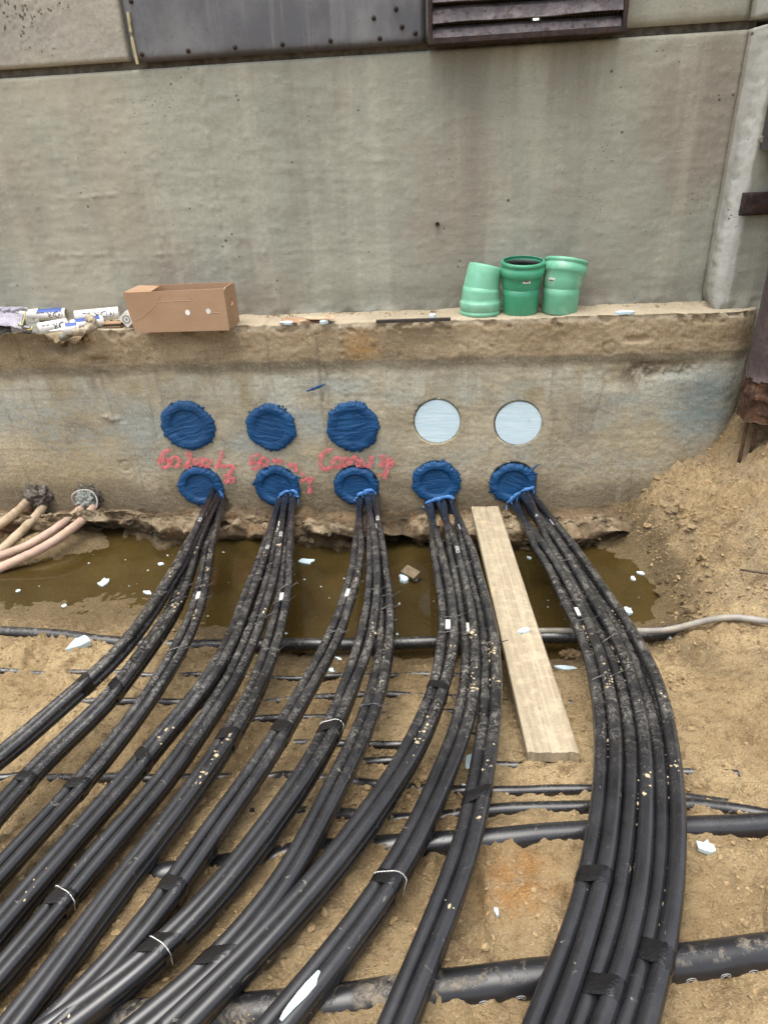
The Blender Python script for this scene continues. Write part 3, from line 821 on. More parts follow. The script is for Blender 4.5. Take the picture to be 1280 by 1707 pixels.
# denser ledge top
cols = [('top', y, 1.012) for y in [.62, .4, .3, .27, .24, .21, .18, .15, .12, .1, .08, .06, .045, .03, .02, .011, .005]] + [('f', .001, 1.0095), ('f', .0005, 1.004), ('f', .0, .998)] + cols[5:]
zz = np.array([c[2] for c in cols]); yy = np.array([c[1] for c in cols]); istop = np.array([c[0] == 'top' for c in cols])
I, J = np.meshgrid(np.arange(len(path)), np.arange(len(cols)), indexing='ij')
X = path[I, 0] - nx_[I] * np.where(J >= 0, yy[J], 0); Y = path[I, 1] - ny_[I] * yy[J]; Z = zz[J].copy()
X0 = path[I, 0]
corner = istop[J] & (X0 > 1.222)
X = np.where(corner, path[I, 0] + (1.222 - path[I, 0]) * yy[J] / .62, X)
Y = np.where(corner, path[I, 1] + (.62 - path[I, 1]) * yy[J] / .62, Y)
fr = ~istop[J]
n = .005 * fbm(X0 * 1.7, Y, Z * 1.7, 3) + .0018 * fbm(X0 * 9, 2, Z * 10, 4) + .0016 * fbm(X0 * 35, 2, Z * 45, 3)
# rim edge: broken and lumpy
edge = np.exp(-((Z - 1.0) / .014) ** 2)
n = n - edge * .008 * np.clip(fbm(X0 * 6, 4, 1, 4) + .1, 0, 1) - edge * .014 * np.clip(fbm(X0 * 24, 4, Z * 24, 3) - .15, 0, 1)
chip = smooth(.28, .36, fbm(X0 * 11, 6, Z * 15, 3)) * smooth(.955, .985, Z + .015 * fbm(X0 * 30, 2, Z * 30, 2))
n = n - .012 * chip
rimn = smooth(.83, .86, Z); n = n + rimn * (.0022 * fbm(X0 * 55, 2, Z * 55, 3) - .006 * np.clip(fbm(X0 * 17, 7, Z * 22, 3) - .40, 0, 1) * 2)
# broken notch at the left
def px2(u, v): return onY(u, v, 0)[[0, 2]]
def blob(u, v, ru, rv, k, p=2):
    c = px2(u, v); s = .00262
    return k * np.exp(-(np.abs((X0 - c[0]) / (ru * s)) ** p + np.abs((Z - c[1]) / (rv * s)) ** p))
rag = 1 + .5 * fbm(X0 * 18, 3, Z * 18, 3)
n = n - blob(105, 568, 44, 22, .05, 4) * rag
n = n - blob(110, 585, 18, 14, .02, 4) * rag
n = n - blob(165, 602, 16, 6, .015, 4)
n = n - blob(1108, 618, 50, 13, .018, 4) * (1 + fbm(X0 * 40, 3, Z * 40, 3)) - blob(1035, 632, 40, 18, .010, 4) * rag
n = n - blob(1060, 566, 20, 5, .014, 4) * rag
n = n + blob(630, 548, 60, 5, .006) * rag
# filled slot with a ledge of mortar at the left
c = px2(182, 640)
slot = smooth(-.035, -.025, X0 - (c[0] + (.66 - Z) * .10)) * smooth(.035, .025, X0 - (c[0] + (.66 - Z) * .10)) * smooth(.55, .56, Z) * smooth(.83, .80, Z)
n = n - .010 * slot
n = n + blob(190, 700, 10, 5, .02, 2) * rag + blob(178, 695, 8, 4, .015, 2)
# filled tie holes in the rim
for u, v in ((340, 598), (38, 608), (1016, 580), (208, 778)):
    c = px2(u, v); r = np.hypot(X0 - c[0], Z - c[1])
    n = n - .006 * np.exp(-((r - .028) / .005) ** 2) - .003 * smooth(.03, .024, r)
# vertical casting joint over the third duct
c = px2(571, 600)
n = n + .010 * np.exp(-((X0 - c[0] - .003 * fbm(Z * 40, 1, 1, 2)) / .006) ** 2) * smooth(.6, .66, Z) * np.clip(.4 + fbm(Z * 40, 2, 2, 3), 0, 1)
# sawn / scratched marks
for u0, v0, u1, v1 in ((545, 625, 538, 672), (540, 612, 549, 640), (1010, 640, 985, 720)):
    a, b_ = px2(u0, v0), px2(u1, v1)
    t_ = np.clip(((X0 - a[0]) * (b_[0] - a[0]) + (Z - a[1]) * (b_[1] - a[1])) / np.sum((b_ - a) ** 2), 0, 1)
    d_ = np.hypot(X0 - a[0] - t_ * (b_[0] - a[0]), Z - a[1] - t_ * (b_[1] - a[1]))
    n = n - .006 * np.exp(-(d_ / .004) ** 2)
n = np.where(fr, n, 0)
# ducts: recess inside the circle, grid points snapped to the circle
rec = np.zeros_like(X)
for hx, hz in list(HOLES_UP) + list(HOLES_LO):
    dx, dz = X - hx, Z - hz
    r = np.hypot(dx, dz)
    m = fr & (np.abs(r - RH) < .0042)
    k = np.where(m, RH / np.maximum(r, 1e-6), 1)
    X = np.where(m, hx + dx * k, X); Z = np.where(m, hz + dz * k, Z)
    ins = fr & (r < RH - .0042)
    rec = np.where(ins, .045, rec)
    near_ = np.clip(1 - np.abs(r - RH - .01) / .02, 0, 1)
    n = np.where(fr, n - .004 * near_ * np.clip(fbm(X * 40, 1, Z * 40, 2), 0, 1), n)
X = X + nx_[I] * n; Y = Y + ny_[I] * n + rec
Z = np.where(istop[J], Z + .006 * fbm(X * 8, Y * 8, 2, 3) * smooth(.6, .2, Y) - .0, Z)
# the ledge's front lip follows the notch
c = px2(105, 560)
no = np.exp(-np.abs((X0 - c[0]) / .11) ** 4) * np.exp(-(np.maximum(Y, 0) / .06) ** 2) * (Z > .97)
Z = Z - no * .05 * (1 + .5 * fbm(X0 * 20, Y * 20, 1, 3))
Vf = np.stack([X, Y, Z], -1).reshape(-1, 3)
found = mesh('foundation', Vf, grid_faces(len(path), len(cols)), M_low, wall)

# pink spray-painted marks
def stroke(mb, pts, wpx=8.2):
    P = np.array([onY(u, v, -.0) for u, v in pts]); P = resample(spline(P, 6), .006)
    T = np.gradient(P[:, [0, 2]], axis=0); T /= np.linalg.norm(T, axis=1)[:, None] + 1e-9
    N = np.stack([-T[:, 1], T[:, 0]], 1)
    wd = wpx * .00262 * .5 * (1 + .35 * fbm(P[:, 0] * 60, 3, P[:, 2] * 60, 2))
    V = []
    for k in range(len(P)):
        for s_ in (-1, 0, 1):
            q = P[k, [0, 2]] + s_ * wd[k] * N[k]
            yl = float(prof_y(np.array(q[1])))
            V.append((q[0], yl - .0115 - (.001 if s_ == 0 else 0), q[1]))
    mb.add(V, grid_faces(len(P), 3))
def zA(x, y): return (x / 2.977, 640 + y / 2.977)
def zD(x, y): return (400 + x / 2.977, 640 + y / 2.977)
def loop(f, cx, cy, rx, ry): return [f(cx + rx * math.cos(a), cy + ry * math.sin(a)) for a in np.linspace(0.4, 2 * math.pi + .3, 11)]
mb = MB()
for s_ in ([(855, 322), (815, 340), (797, 375), (800, 405), (825, 413), (845, 392), (825, 370), (802, 388)], [(925, 352), (945, 345), (946, 370), (925, 410), (955, 405)], [(975, 366), (966, 392), (1003, 393)], [(996, 362), (990, 412)],
           [(1106, 330), (1092, 375), (1074, 420)], [(1098, 408), (1130, 405), (1160, 408), (1150, 430), (1135, 450)], [(1112, 457), (1140, 455), (1162, 468), (1138, 470), (1118, 487), (1165, 478)]):
    stroke(mb, [zA(*p) for p in s_])
stroke(mb, loop(zA, 872, 385, 24, 22)); stroke(mb, loop(zA, 1026, 390, 20, 17))
tag(mb.build('spray_marking', M_pink, wall), kind='stuff')
mb = MB()
for s_ in ([(100, 345), (66, 365), (55, 395), (70, 420), (98, 405), (90, 385), (60, 390)], [(158, 372), (180, 388), (200, 375), (200, 395)], [(235, 385), (250, 405), (278, 400), (280, 435)], [(300, 440), (318, 452)], [(308, 482), (335, 470), (362, 466), (340, 492)], [(352, 505), (345, 545)]):
    stroke(mb, [zD(*p) for p in s_], 8.5)
stroke(mb, loop(zD, 122, 385, 18, 18), 8.5)
tag(mb.build('spray_marking', M_pink, wall), kind='stuff')
mb = MB()
for s_ in ([(460, 325), (432, 330), (405, 355), (398, 395), (420, 422), (462, 412)], [(520, 412), (522, 365), (535, 385), (548, 400)], [(548, 400), (558, 365), (575, 365), (588, 410)], [(588, 410), (602, 372), (618, 412)], [(655, 355), (652, 380), (636, 418)], [(712, 350), (706, 380), (700, 412)], [(735, 372), (728, 420), (720, 470)], [(690, 440), (702, 455)]):
    stroke(mb, [zD(*p) for p in s_], 8.5)
stroke(mb, loop(zD, 486, 388, 24, 22), 8.5); stroke(mb, loop(zD, 744, 388, 15, 15), 8.5)
tag(mb.build('spray_marking', M_pink, wall), kind='stuff')

# ------------------------------------------------------------------ steel plate, louver
plate = thing('steel_cover_plate', (-.69, .24, 2.05), 'large grey steel plate with a row of bolts on the upper wall', 'metal plate')
xs = np.linspace(-1.29, -.079, 50); zs = np.r_[np.linspace(2.052, 2.5, 24), 3.0]
V, F = relief(xs, zs, .228, lambda X, Z: .003 * fbm(X * 3, 1, Z * 3, 2), .02, .003)
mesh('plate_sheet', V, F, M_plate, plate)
def bolt(u, v, y, r=.0062):
    c = onY(u, v, y)
    V = []; n_ = 10
    for rr, h in ((r * 1.5, 0), (r * 1.5, .003), (r, .004), (r * .95, .009), (r * .6, .012)):
        V += [(c[0] + rr * math.cos(a), y - h, c[2] + rr * math.sin(a)) for a in np.arange(n_) * 2 * math.pi / n_]
    F = []
    for k in range(4):
        for j in range(n_): F.append((k * n_ + j, k * n_ + (j + 1) % n_, (k + 1) * n_ + (j + 1) % n_, (k + 1) * n_ + j))
    F.append(tuple(range(4 * n_, 5 * n_)))
    mesh('bolt', np.array(V), F, M_frame, plate)
for u, v in ((237, 91), (314, 85), (392, 79), (471, 74), (551, 68), (633, 64), (219, 2), (623, 30), (660, 15), (670, 45), (692, 55)): bolt(u, v, .226)
P = resample(np.array([onY(u, v, .222) for u, v in ((214, 20), (219, 55), (225, 85), (230, 107))]), .02)
MB().tube(P, .006 + .003 * fbm(P[:, 2] * 40, 0, 0, 2), 6).build('foam_strip', M_efoam, plate)

vent = thing('louver_vent', (.305, .2, 2.04), 'rusty dark louvered vent projecting from the top of the wall', 'vent')
x0, x1 = -.068, .682
mb = MB()
mb.box(((x0 + x1) / 2, .195, 2.047), x1 - x0, .09, .018)
mb.box(((x0 + x1) / 2, .195, 2.70), x1 - x0, .09, .034)
mb.box((x0 + .008, .196, 2.37), .016, .086, .626)
mb.box((x1 - .008, .196, 2.37), .016, .086, .626)
mb.build('vent_frame', M_frame, vent)
for k in range(6):
    za, zb = float(onY(872, 51, .165)[2]), float(onY(872, 17, .165)[2])
    zc = za + k * (zb - za)
    xs = np.linspace(x0 + .018, x1 - .018, 30)
    # slat: sloping board with a turned-down lip
    pr = [(.160, -.024), (.156, -.022), (.172, .020), (.20, .034), (.204, .030), (.178, .016), (.164, -.022)]
    V = []
    for x in xs:
        j = .004 * float(fbm(x * 3, k, 0, 2))
        V += [(x, y, zc + z + j) for y, z in pr]
    n_ = len(pr); F = []
    for i in range(len(xs) - 1):
        for j in range(n_): F.append((i * n_ + j, i * n_ + (j + 1) % n_, (i + 1) * n_ + (j + 1) % n_, (i + 1) * n_ + j))
    F += [tuple(range(n_)), tuple(range((len(xs) - 1) * n_, len(xs) * n_))[::-1]]
    mesh('slat', np.array(V), F, M_louver, vent, False)
mb = MB()
for x in np.arange(x0 + .03, x1 - .02, .013): mb.box((x, .202, 2.38), .002, .002, .60)
for z in np.arange(2.08, 2.67, .013): mb.box(((x0 + x1) / 2, .2045, z), x1 - x0 - .05, .002, .002)
tag(mb.build('wire_mesh', M_wire, vent), kind='stuff')
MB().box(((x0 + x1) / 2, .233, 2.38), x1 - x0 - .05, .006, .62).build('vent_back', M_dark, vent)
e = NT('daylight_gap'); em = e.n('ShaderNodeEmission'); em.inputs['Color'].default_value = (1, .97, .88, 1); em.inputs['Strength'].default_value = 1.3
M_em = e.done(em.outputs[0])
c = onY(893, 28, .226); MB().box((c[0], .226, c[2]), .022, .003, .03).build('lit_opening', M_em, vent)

# ------------------------------------------------------------------ steel pile at the right
PX, PYc = float(onY(1256, 480, -.19)[0]) + .20, -.19
pile = thing('steel_pile', (PX, PYc, .5), 'brown violet round steel pile at the right end of the wall', 'steel pile')
Zs = np.linspace(.78, 3.3, 60); a = np.arange(28) * 2 * math.pi / 28
V = np.array([(PX + .15 * math.cos(t), PYc + .15 * math.sin(t), z) for z in Zs for t in a])
mesh('pile_shaft', V, tube_geo(np.c_[np.zeros(60), np.zeros(60), Zs], .1, 28)[1], M_pile, pile)
zs = np.linspace(.61, .79, 22); V = []
for z in zs:
    for t in np.arange(40) * 2 * math.pi / 40:
        r = .150 + .016 * float(fbm(math.cos(t) * 3, math.sin(t) * 3, z * 14, 3)) - .03 * (z < .6)
        V.append((PX + r * math.cos(t), PYc + r * math.sin(t), z + .02 * float(fbm(t * 2, 1, 1, 2)) * (z < .65)))
mesh('rusted_collar', np.array(V), tube_geo(np.c_[np.zeros(22), np.zeros(22), zs], .1, 40)[1], M_rust, pile)
for dx in (-.005, .035):
    MB().tube([(PX - .13 + dx, PYc - .05, .40), (PX - .13 + dx, PYc - .05, .6)], .008, 8).build('reinforcing_bar', M_rust, pile)
c = onY(1238, 341, .045)
xs = np.linspace(c[0], c[0] + .22, 24); zs = np.linspace(c[2] - .042, c[2] + .042, 9)
V, F = relief(xs, zs, .045, lambda X, Z: .006 * fbm(X * 20, 1, Z * 20, 3), .03, .004)
br = mesh('wall_bracket', V, F, M_frame)
tag(br, 'rusty flat steel bracket bolted to the pilaster beside the pile', 'bracket'); recentre(br)
c = onY(1274, 250, .02)
pl2 = thing('grey_metal_box', (c[0] + .15, .0, c[2]), 'corner of a grey metal box on the pilaster at the right edge', 'metal box')
MB().box((c[0] + .15, .025, c[2] + .17), .3, .095, .34).build('box_body', M_plate, pl2)
MB().box((c[0] + .15, -.027, c[2] + .17), .28, .008, .32).build('box_cover', M_plate, pl2)
c = onY(1269, 232, .07); MB().tube([(c[0], .08, c[2]), (c[0], .055, c[2])], .012, 10).build('cable_gland', M_rod, pl2)
c = onY(729, 374, .24)
st = MB(); st.tube([(c[0], .27, c[2]), (c[0], .225, c[2])], .0095, 12); o = st.build('anchor_stud', M_frame, None, True)
tag(o, 'small round dark stud stuck in the grey wall above the green pipes', 'stud'); recentre(o)

# ================================================================== SEALED DUCTS
def seal(center, R, seed, dish, squash=1.0, rot=0.0, label='', shift=(0, 0)):
    hx, hz = center[0] + shift[0], center[1] + shift[1]
    nr, na = 44, 200
    V = []
    rr = np.linspace(0, 1, nr); th = np.arange(na) * 2 * math.pi / na
    edge = 1 + .07 * fbm(np.cos(th) * 1.6 + seed, np.sin(th) * 1.6, seed, 3) + .045 * fbm(np.cos(th) * 7 + seed, np.sin(th) * 7, seed, 5, .8)
    RR, TH = np.meshgrid(rr, th, indexing='ij')
    E = np.broadcast_to(edge, RR.shape)
    e2 = 1 + (E - 1) * smooth(.55, 1, RR)
    X = RR * R * e2 * np.cos(TH); Z = RR * R * e2 * np.sin(TH) * squash
    cr, sr = math.cos(rot), math.sin(rot)
    U = X * cr + Z * sr; W = -X * sr + Z * cr
    # trowel strokes
    wv = W + .015 * fbm(U * 7, seed, W * 7, 2)
    st_ = .8 * fbm(U * 8 + seed, seed, wv * 85, 3) + .35 * fbm(U * 24, seed + 3, W * 28, 3)
    st_ = st_ + .9 * np.clip(1 - np.abs(fbm(U * 5, seed + 7, wv * 26, 2)) * 9, 0, 1)
    rim = np.exp(-((RR - .80) / .09) ** 2)
    H = .006 * (1 - smooth(.86, 1.0, RR)) + .0020 * st_ * smooth(1.0, .88, RR) + .0024 * rim * (.5 + .8 * fbm(np.cos(TH) * 3, np.sin(TH) * 3, seed, 3))
    H = H - dish * smooth(.72, .55, RR) * (.55 + .45 * np.clip(Z / R + .4, -1, 1))
    H = np.maximum(H, -.034) + .002
    H = np.where(RR >= .999, -.016, H)
    yw = prof_y(hz + Z)
    V = np.stack([hx + X, yw - .011 - H, hz + Z], -1)
    root = thing('duct_seal', (hx, 0, hz), label, 'duct seal', 'blue sealed ducts in the wall')
    mesh('sealant', V.reshape(-1, 3), [list(q[::-1]) for q in grid_faces(nr, na)] + [[i * na + na - 1, i * na, (i + 1) * na, (i + 1) * na + na - 1] for i in range(nr - 1)], M_putty, root)
    # stray dabs at the edge
    mb = MB()
    rs = np.random.default_rng(int(seed * 10))
    for _ in range(9):
        a_ = rs.uniform(0, 2 * math.pi); q = R * rs.uniform(.93, 1.06)
        c0 = np.array([hx + q * math.cos(a_), 0, hz + q * math.sin(a_) * squash]); s_ = rs.uniform(.004, .011)
        c0[1] = float(prof_y(np.array(c0[2]))) - .004
        d_ = rs.normal(size=(8, 3)) * [s_, .002, s_ * .6]
        b0 = [(c0 + [s_ * math.cos(t) * rs.uniform(.6, 1.5), -.001, s_ * .7 * math.sin(t) * rs.uniform(.6, 1.5)]) for t in np.arange(7) * 2 * math.pi / 7]
        b1 = [c0 + [0, -.006, 0]]
        mb.add([p + [0, .008, 0] for p in b0] + b0 + b1, [(i, (i + 1) % 7, 7 + (i + 1) % 7, 7 + i) for i in range(7)] + [(7 + i, 7 + (i + 1) % 7, 14) for i in range(7)])
    tag(mb.build('sealant_dab', M_putty, root, True), kind='stuff')
    return root
ORD = ['leftmost', 'second', 'middle', 'fourth', 'rightmost']
sq = [(.132, 1.1, .012, .97, .3), (.122, 2.3, .006, .98, -.4), (.128, 3.7, .005, 1.0, .1)]
upl = ['blue sealed blank duct in the upper row, leftmost one above the first pink writing', 'blue sealed blank duct in the upper row between the two other blue ones', 'blue sealed blank duct in the upper row beside the pale foam disc']
for k in range(3): seal(HOLES_UP[k], sq[k][0], sq[k][1], sq[k][2], sq[k][3], sq[k][4], upl[k])
lol = ['blue duct seal with cables, leftmost of the lower row', 'blue duct seal with cables, second from left in the lower row', 'blue duct seal with cables, middle of the lower row', 'blue duct seal with cables just left of the plank top', 'blue duct seal with cables, rightmost, right of the plank top']
SEALS = []
for k in range(5):
    R_ = (.118, .118, .112, .121, .114)[k]
    SEALS.append(seal(HOLES_LO[k], R_, 5.1 + k * 1.7, .018, .93, (.4, -.5, .2, .15, -.35)[k], lol[k]))
# pale smears pushed up round the cables
for k, pts in enumerate([[(366, 818), (371, 828), (373, 838)], [(462, 836), (467, 826), (475, 820), (484, 818), (492, 820), (496, 828)], [(593, 835), (598, 824), (606, 822), (614, 818), (622, 818), (627, 826)],
                         [(706, 846), (712, 838), (720, 834), (730, 832), (740, 829), (750, 828), (755, 832)], [(845, 838), (853, 832), (862, 824), (872, 817), (882, 815), (890, 812)]]):
    P = resample(spline(np.array([onY(u, v, -.028) for u, v in pts]), 6), .004)
    r = .0090 * (1 + .7 * fbm(P[:, 0] * 26, k, P[:, 2] * 26, 2))
    v, f = tube_geo(P, np.clip(r, .003, .02), 8)
    v = v + .005 * np.stack([fbm(v[:, 0] * 34 + s_, v[:, 1] * 34, v[:, 2] * 34, 2) for s_ in (0, 9, 18)], 1)
    v[:, 1] = -.03 + (v[:, 1] + .03) * .7
    mesh('sealant_smear', v, f, M_smear, SEALS[k])
    mb = MB()
    rs = np.random.default_rng(k + 50)
    for (u, v_) in pts:                                 # strings hanging between the cables
        c0 = onY(u + rs.uniform(-2, 2), v_ + 3, -.03)
        mb.tube(resample(np.array([c0, c0 + [rs.uniform(-.008, .004), -.012, -.03 * rs.uniform(.6, 1.6)]]), .008), .0030, 6)
    tag(mb.build('sealant_string', M_smear, SEALS[k], True), kind='stuff')
# spike of sealant at the last one
c = [onY(u, v, -.012) for u, v in ((884, 786), (893, 777), (902, 773))]
v, f = tube_geo(resample(spline(np.array(c), 5), .006), np.linspace(.008, .001, len(resample(spline(np.array(c), 5), .006))), 7); mesh('sealant_spike', v, f, M_putty, SEALS[4])
for k, (c, lab) in enumerate(zip(HOLES_UP[3:], ('pale blue foam disc in the round duct left of the other foam disc', 'pale blue foam disc in the round duct at the right end of the upper row'))):
    na = 64; th = np.arange(na) * 2 * math.pi / na; V = []
    RF = .1085
    y0 = .013
    ofs = ((.002, -.002), (.003, -.002))[k]
    for r, y in ((RF, y0 + .04), (RF, y0 + .003), (RF - .002, y0 - .001), (RF * .7, y0 - .001), (RF * .35, y0 - .0005)):
        V += [(c[0] + ofs[0] + r * math.cos(t) * (1 + .004 * math.sin(5 * t)), y, c[1] + ofs[1] + r * math.sin(t)) for t in th]
    F = [(i * na + j, i * na + (j + 1) % na, (i + 1) * na + (j + 1) % na, (i + 1) * na + j) for i in range(4) for j in range(na)] + [tuple(range(4 * na, 5 * na))]
    o = mesh('foam_disc', np.array(V), F, M_disc, None, False); tag(o, lab, 'foam plug', 'foam plugs in the open ducts'); recentre(o)
o = MB(); P = resample(spline(np.array([onY(u, v, -.008) for u, v in ((510, 653), (524, 648), (541, 641))]), 6), .006)
v, f = tube_geo(P, .005 * np.sin(np.linspace(.2, 2.9, len(P))) * (1 + .6 * fbm(np.arange(len(P)) * .7, 1, 1, 2)) + .001, 8); v[:, 1] = -.004 + (v[:, 1] + .008) * .35
o = mesh('sealant_streak', v, f, M_putty); tag(o, 'thin dab of dark blue sealant on the wall above the second and third ducts', 'sealant'); recentre(o)

# ================================================================== BLACK CABLE STRANDS
RC = .0172
_zy = np.array([0, -.3, -.6, -1.0, -1.4, -1.7, -1.95, -2.2, -2.5, -3.0])
_zz = np.array([.155, .178, .205, .26, .335, .382, .412, .435, .468, .50])
def zc(X, Y): return np.interp(-np.asarray(Y), -_zy, _zz) - .085 * smooth(-.15, -1.0, X) * smooth(-1.3, -1.9, Y)
STR = {
 '1a': dict(ex=[(356, 816), (365, 820), (362, 827)], p=[(314, 900), (304, 932), (290, 950), (260, 1001), (235, 1034), (198, 1085), (144, 1135), (101, 1169), (50, 1219), (0, 1260), (-80, 1320)], dz=.03, tape=[(140, 1138)], tie=[(262, 999)], tag=[]),
 '1b': dict(ex=[(367, 824), (372, 829), (366, 831)], p=[(328, 900), (314, 950), (294, 1004), (277, 1034), (254, 1068), (228, 1101), (196, 1149), (161, 1185), (129, 1219), (104, 1234), (69, 1267), (35, 1307), (5, 1344), (-60, 1415)], dz=.0, tape=[(197, 1147), (40, 1303)], tie=[(303, 985), (294, 1006)], tag=[]),
 '1c': dict(ex=[(372, 830), (376, 834), (370, 836)], p=[(349, 900), (345, 934), (336, 984), (327, 1018), (314, 1051), (296, 1088), (279, 1118), (255, 1152), (232, 1185), (198, 1232), (168, 1267), (131, 1311), (92, 1351), (60, 1385), (20, 1428), (-3, 1455), (-70, 1530)], dz=.0, tape=[(130, 1314)], tie=[(337, 982), (331, 1006), (300, 1090)], tag=[(334, 994)]),
 '2a': dict(ex=[(465, 832), (470, 828), (468, 836)], p=[(446, 900), (436, 934), (423, 967), (410, 1001), (394, 1048), (378, 1085), (364, 1108), (348, 1135), (322, 1169), (288, 1202), (262, 1234), (238, 1267), (200, 1313), (160, 1351), (121, 1402), (91, 1435), (60, 1469), (17, 1519), (-10, 1550), (-80, 1635)], dz=.0, tape=[(238, 1266)], tie=[(420, 972), (366, 1106)], tag=[]),
 '2b': dict(ex=[(475, 826), (480, 825), (477, 832)], p=[(463, 900), (455, 950), (440, 1001), (430, 1034), (416, 1068), (402, 1101), (390, 1135), (364, 1169), (349, 1189), (329, 1219), (300, 1267), (274, 1301), (242, 1334), (215, 1368), (185, 1402), (153, 1435), (124, 1469), (100, 1505), (64, 1551), (32, 1585), (3, 1618), (-80, 1710)], dz=.0, tape=[(103, 1503)], tie=[(455, 945), (430, 1034)], tag=[(470, 876)]),
 '2c': dict(ex=[(487, 825), (491, 829), (486, 832)], p=[(479, 900), (476, 967), (472, 996), (464, 1034), (450, 1085), (439, 1118), (425, 1152), (408, 1185), (393, 1212), (380, 1230), (353, 1267), (331, 1301), (306, 1334), (282, 1368), (255, 1402), (222, 1435), (198, 1469), (174, 1502), (151, 1534), (114, 1588), (77, 1635), (37, 1686), (-10, 1745)], dz=.0, tape=[(377, 1228)], tie=[(476, 985), (470, 1008), (446, 1090)], tag=[(472, 996)]),
 '3a': dict(ex=[(597, 830), (603, 828), (600, 834)], p=[(598, 900), (593, 950), (581, 991), (568, 1034), (558, 1058), (538, 1101), (518, 1135), (497, 1169), (479, 1202), (468, 1222), (440, 1267), (418, 1299), (402, 1318), (378, 1350), (351, 1388), (311, 1449), (289, 1481), (252, 1534), (225, 1568), (198, 1602), (165, 1635), (124, 1669), (60, 1735)], dz=.0, tape=[(472, 1216), (289, 1483)], tie=[(592, 950), (583, 980), (577, 1003), (556, 1060)], tag=[(580, 991)]),
 '3b': dict(ex=[(611, 825), (617, 824), (613, 832)], p=[(621, 900), (622, 984), (612, 1051), (597, 1108), (573, 1162), (554, 1214), (534, 1250), (511, 1287), (476, 1334), (444, 1378), (417, 1415), (369, 1477), (326, 1528), (275, 1578), (232, 1615), (181, 1655), (128, 1692), (60, 1738)], dz=.012, tape=[(553, 1217), (267, 1583)], tie=[(623, 990)], tag=[]),
 '3c': dict(ex=[(623, 823), (628, 826), (625, 832)], p=[(633, 920), (640, 984), (643, 1034), (641, 1085), (632, 1135), (618, 1185), (607, 1215), (598, 1234), (581, 1267), (565, 1301), (546, 1334), (531, 1368), (512, 1402), (494, 1440), (478, 1474), (446, 1512), (404, 1560), (370, 1601), (332, 1637), (296, 1666), (200, 1740)], dz=.0, tape=[(374, 1603)], tie=[(641, 1000), (643, 1020), (619, 1185)], tag=[(626, 880)]),
 '4a': dict(ex=[(711, 840), (719, 838), (714, 845)], p=[(725, 900), (735, 950), (739, 967), (748, 1034), (744, 1091), (731, 1152), (711, 1197), (696, 1234), (679, 1267), (655, 1301), (630, 1334), (607, 1368), (586, 1402), (555, 1437), (523, 1472), (494, 1510), (449, 1561), (408, 1601), (370, 1637), (320, 1687), (270, 1735)], dz=.012, tape=[(729, 1150)], tie=[(752, 1036), (748, 1062)], tag=[(742, 1046)]),
 '4b': dict(ex=[(730, 835), (740, 833), (735, 842)], p=[(753, 905), (769, 978), (782, 1051), (785, 1101), (783, 1152), (773, 1200), (764, 1234), (748, 1267), (736, 1301), (719, 1334), (704, 1368), (689, 1402), (670, 1437), (648, 1472), (628, 1502), (573, 1572), (534, 1622), (505, 1662), (469, 1705), (430, 1745)], dz=.0, tape=[(648, 1474)], tie=[(765, 950), (783, 1062)], tag=[(786, 1046)]),
 '4c': dict(ex=[(750, 832), (756, 836), (748, 840)], p=[(776, 905), (796, 978), (814, 1051), (817, 1101), (819, 1152), (817, 1202), (812, 1234), (806, 1267), (800, 1301), (796, 1334), (790, 1368), (781, 1402), (771, 1435), (759, 1469), (745, 1505), (715, 1572), (693, 1626), (679, 1662), (661, 1705), (645, 1745)], dz=.0, tape=[(803, 1330)], tie=[(771, 890), (818, 1080)], tag=[(768, 882)]),
 '5a': dict(ex=[(852, 840), (860, 835), (857, 843)], p=[(890, 899), (922, 945), (948, 998), (969, 1035), (988, 1086), (1003, 1138), (1013, 1212), (1015, 1279), (1012, 1326), (1006, 1380), (1000, 1427), (992, 1465), (982, 1502), (966, 1559), (946, 1615), (931, 1652), (910, 1705), (893, 1745)], dz=.0, tape=[(993, 1468)], tie=[(958, 1008), (975, 1040), (1003, 1136)], tag=[(965, 1025)]),
 '5b': dict(ex=[(869, 823), (878, 820), (872, 830)], p=[(913, 890), (945, 940), (980, 1003), (1013, 1062), (1037, 1115), (1053, 1173), (1063, 1232), (1066, 1290), (1064, 1352), (1059, 1409), (1056, 1465), (1049, 1521), (1031, 1577), (1018, 1615), (1004, 1652), (986, 1705), (970, 1745)], dz=.0, tape=[(1012, 1655)], tie=[(945, 940), (1020, 1070)], tag=[]),
 '5c': dict(ex=[(885, 822), (890, 829), (884, 835)], p=[(932, 890), (962, 932), (1000, 988), (1042, 1050), (1070, 1107), (1094, 1173), (1108, 1236), (1115, 1296), (1117, 1352), (1118, 1409), (1115, 1465), (1108, 1521), (1097, 1577), (1090, 1615), (1079, 1652), (1062, 1705), (1048, 1745)], dz=.0, tape=[(1096, 1600)], tie=[(950, 915)], tag=[(917, 880)]),
}
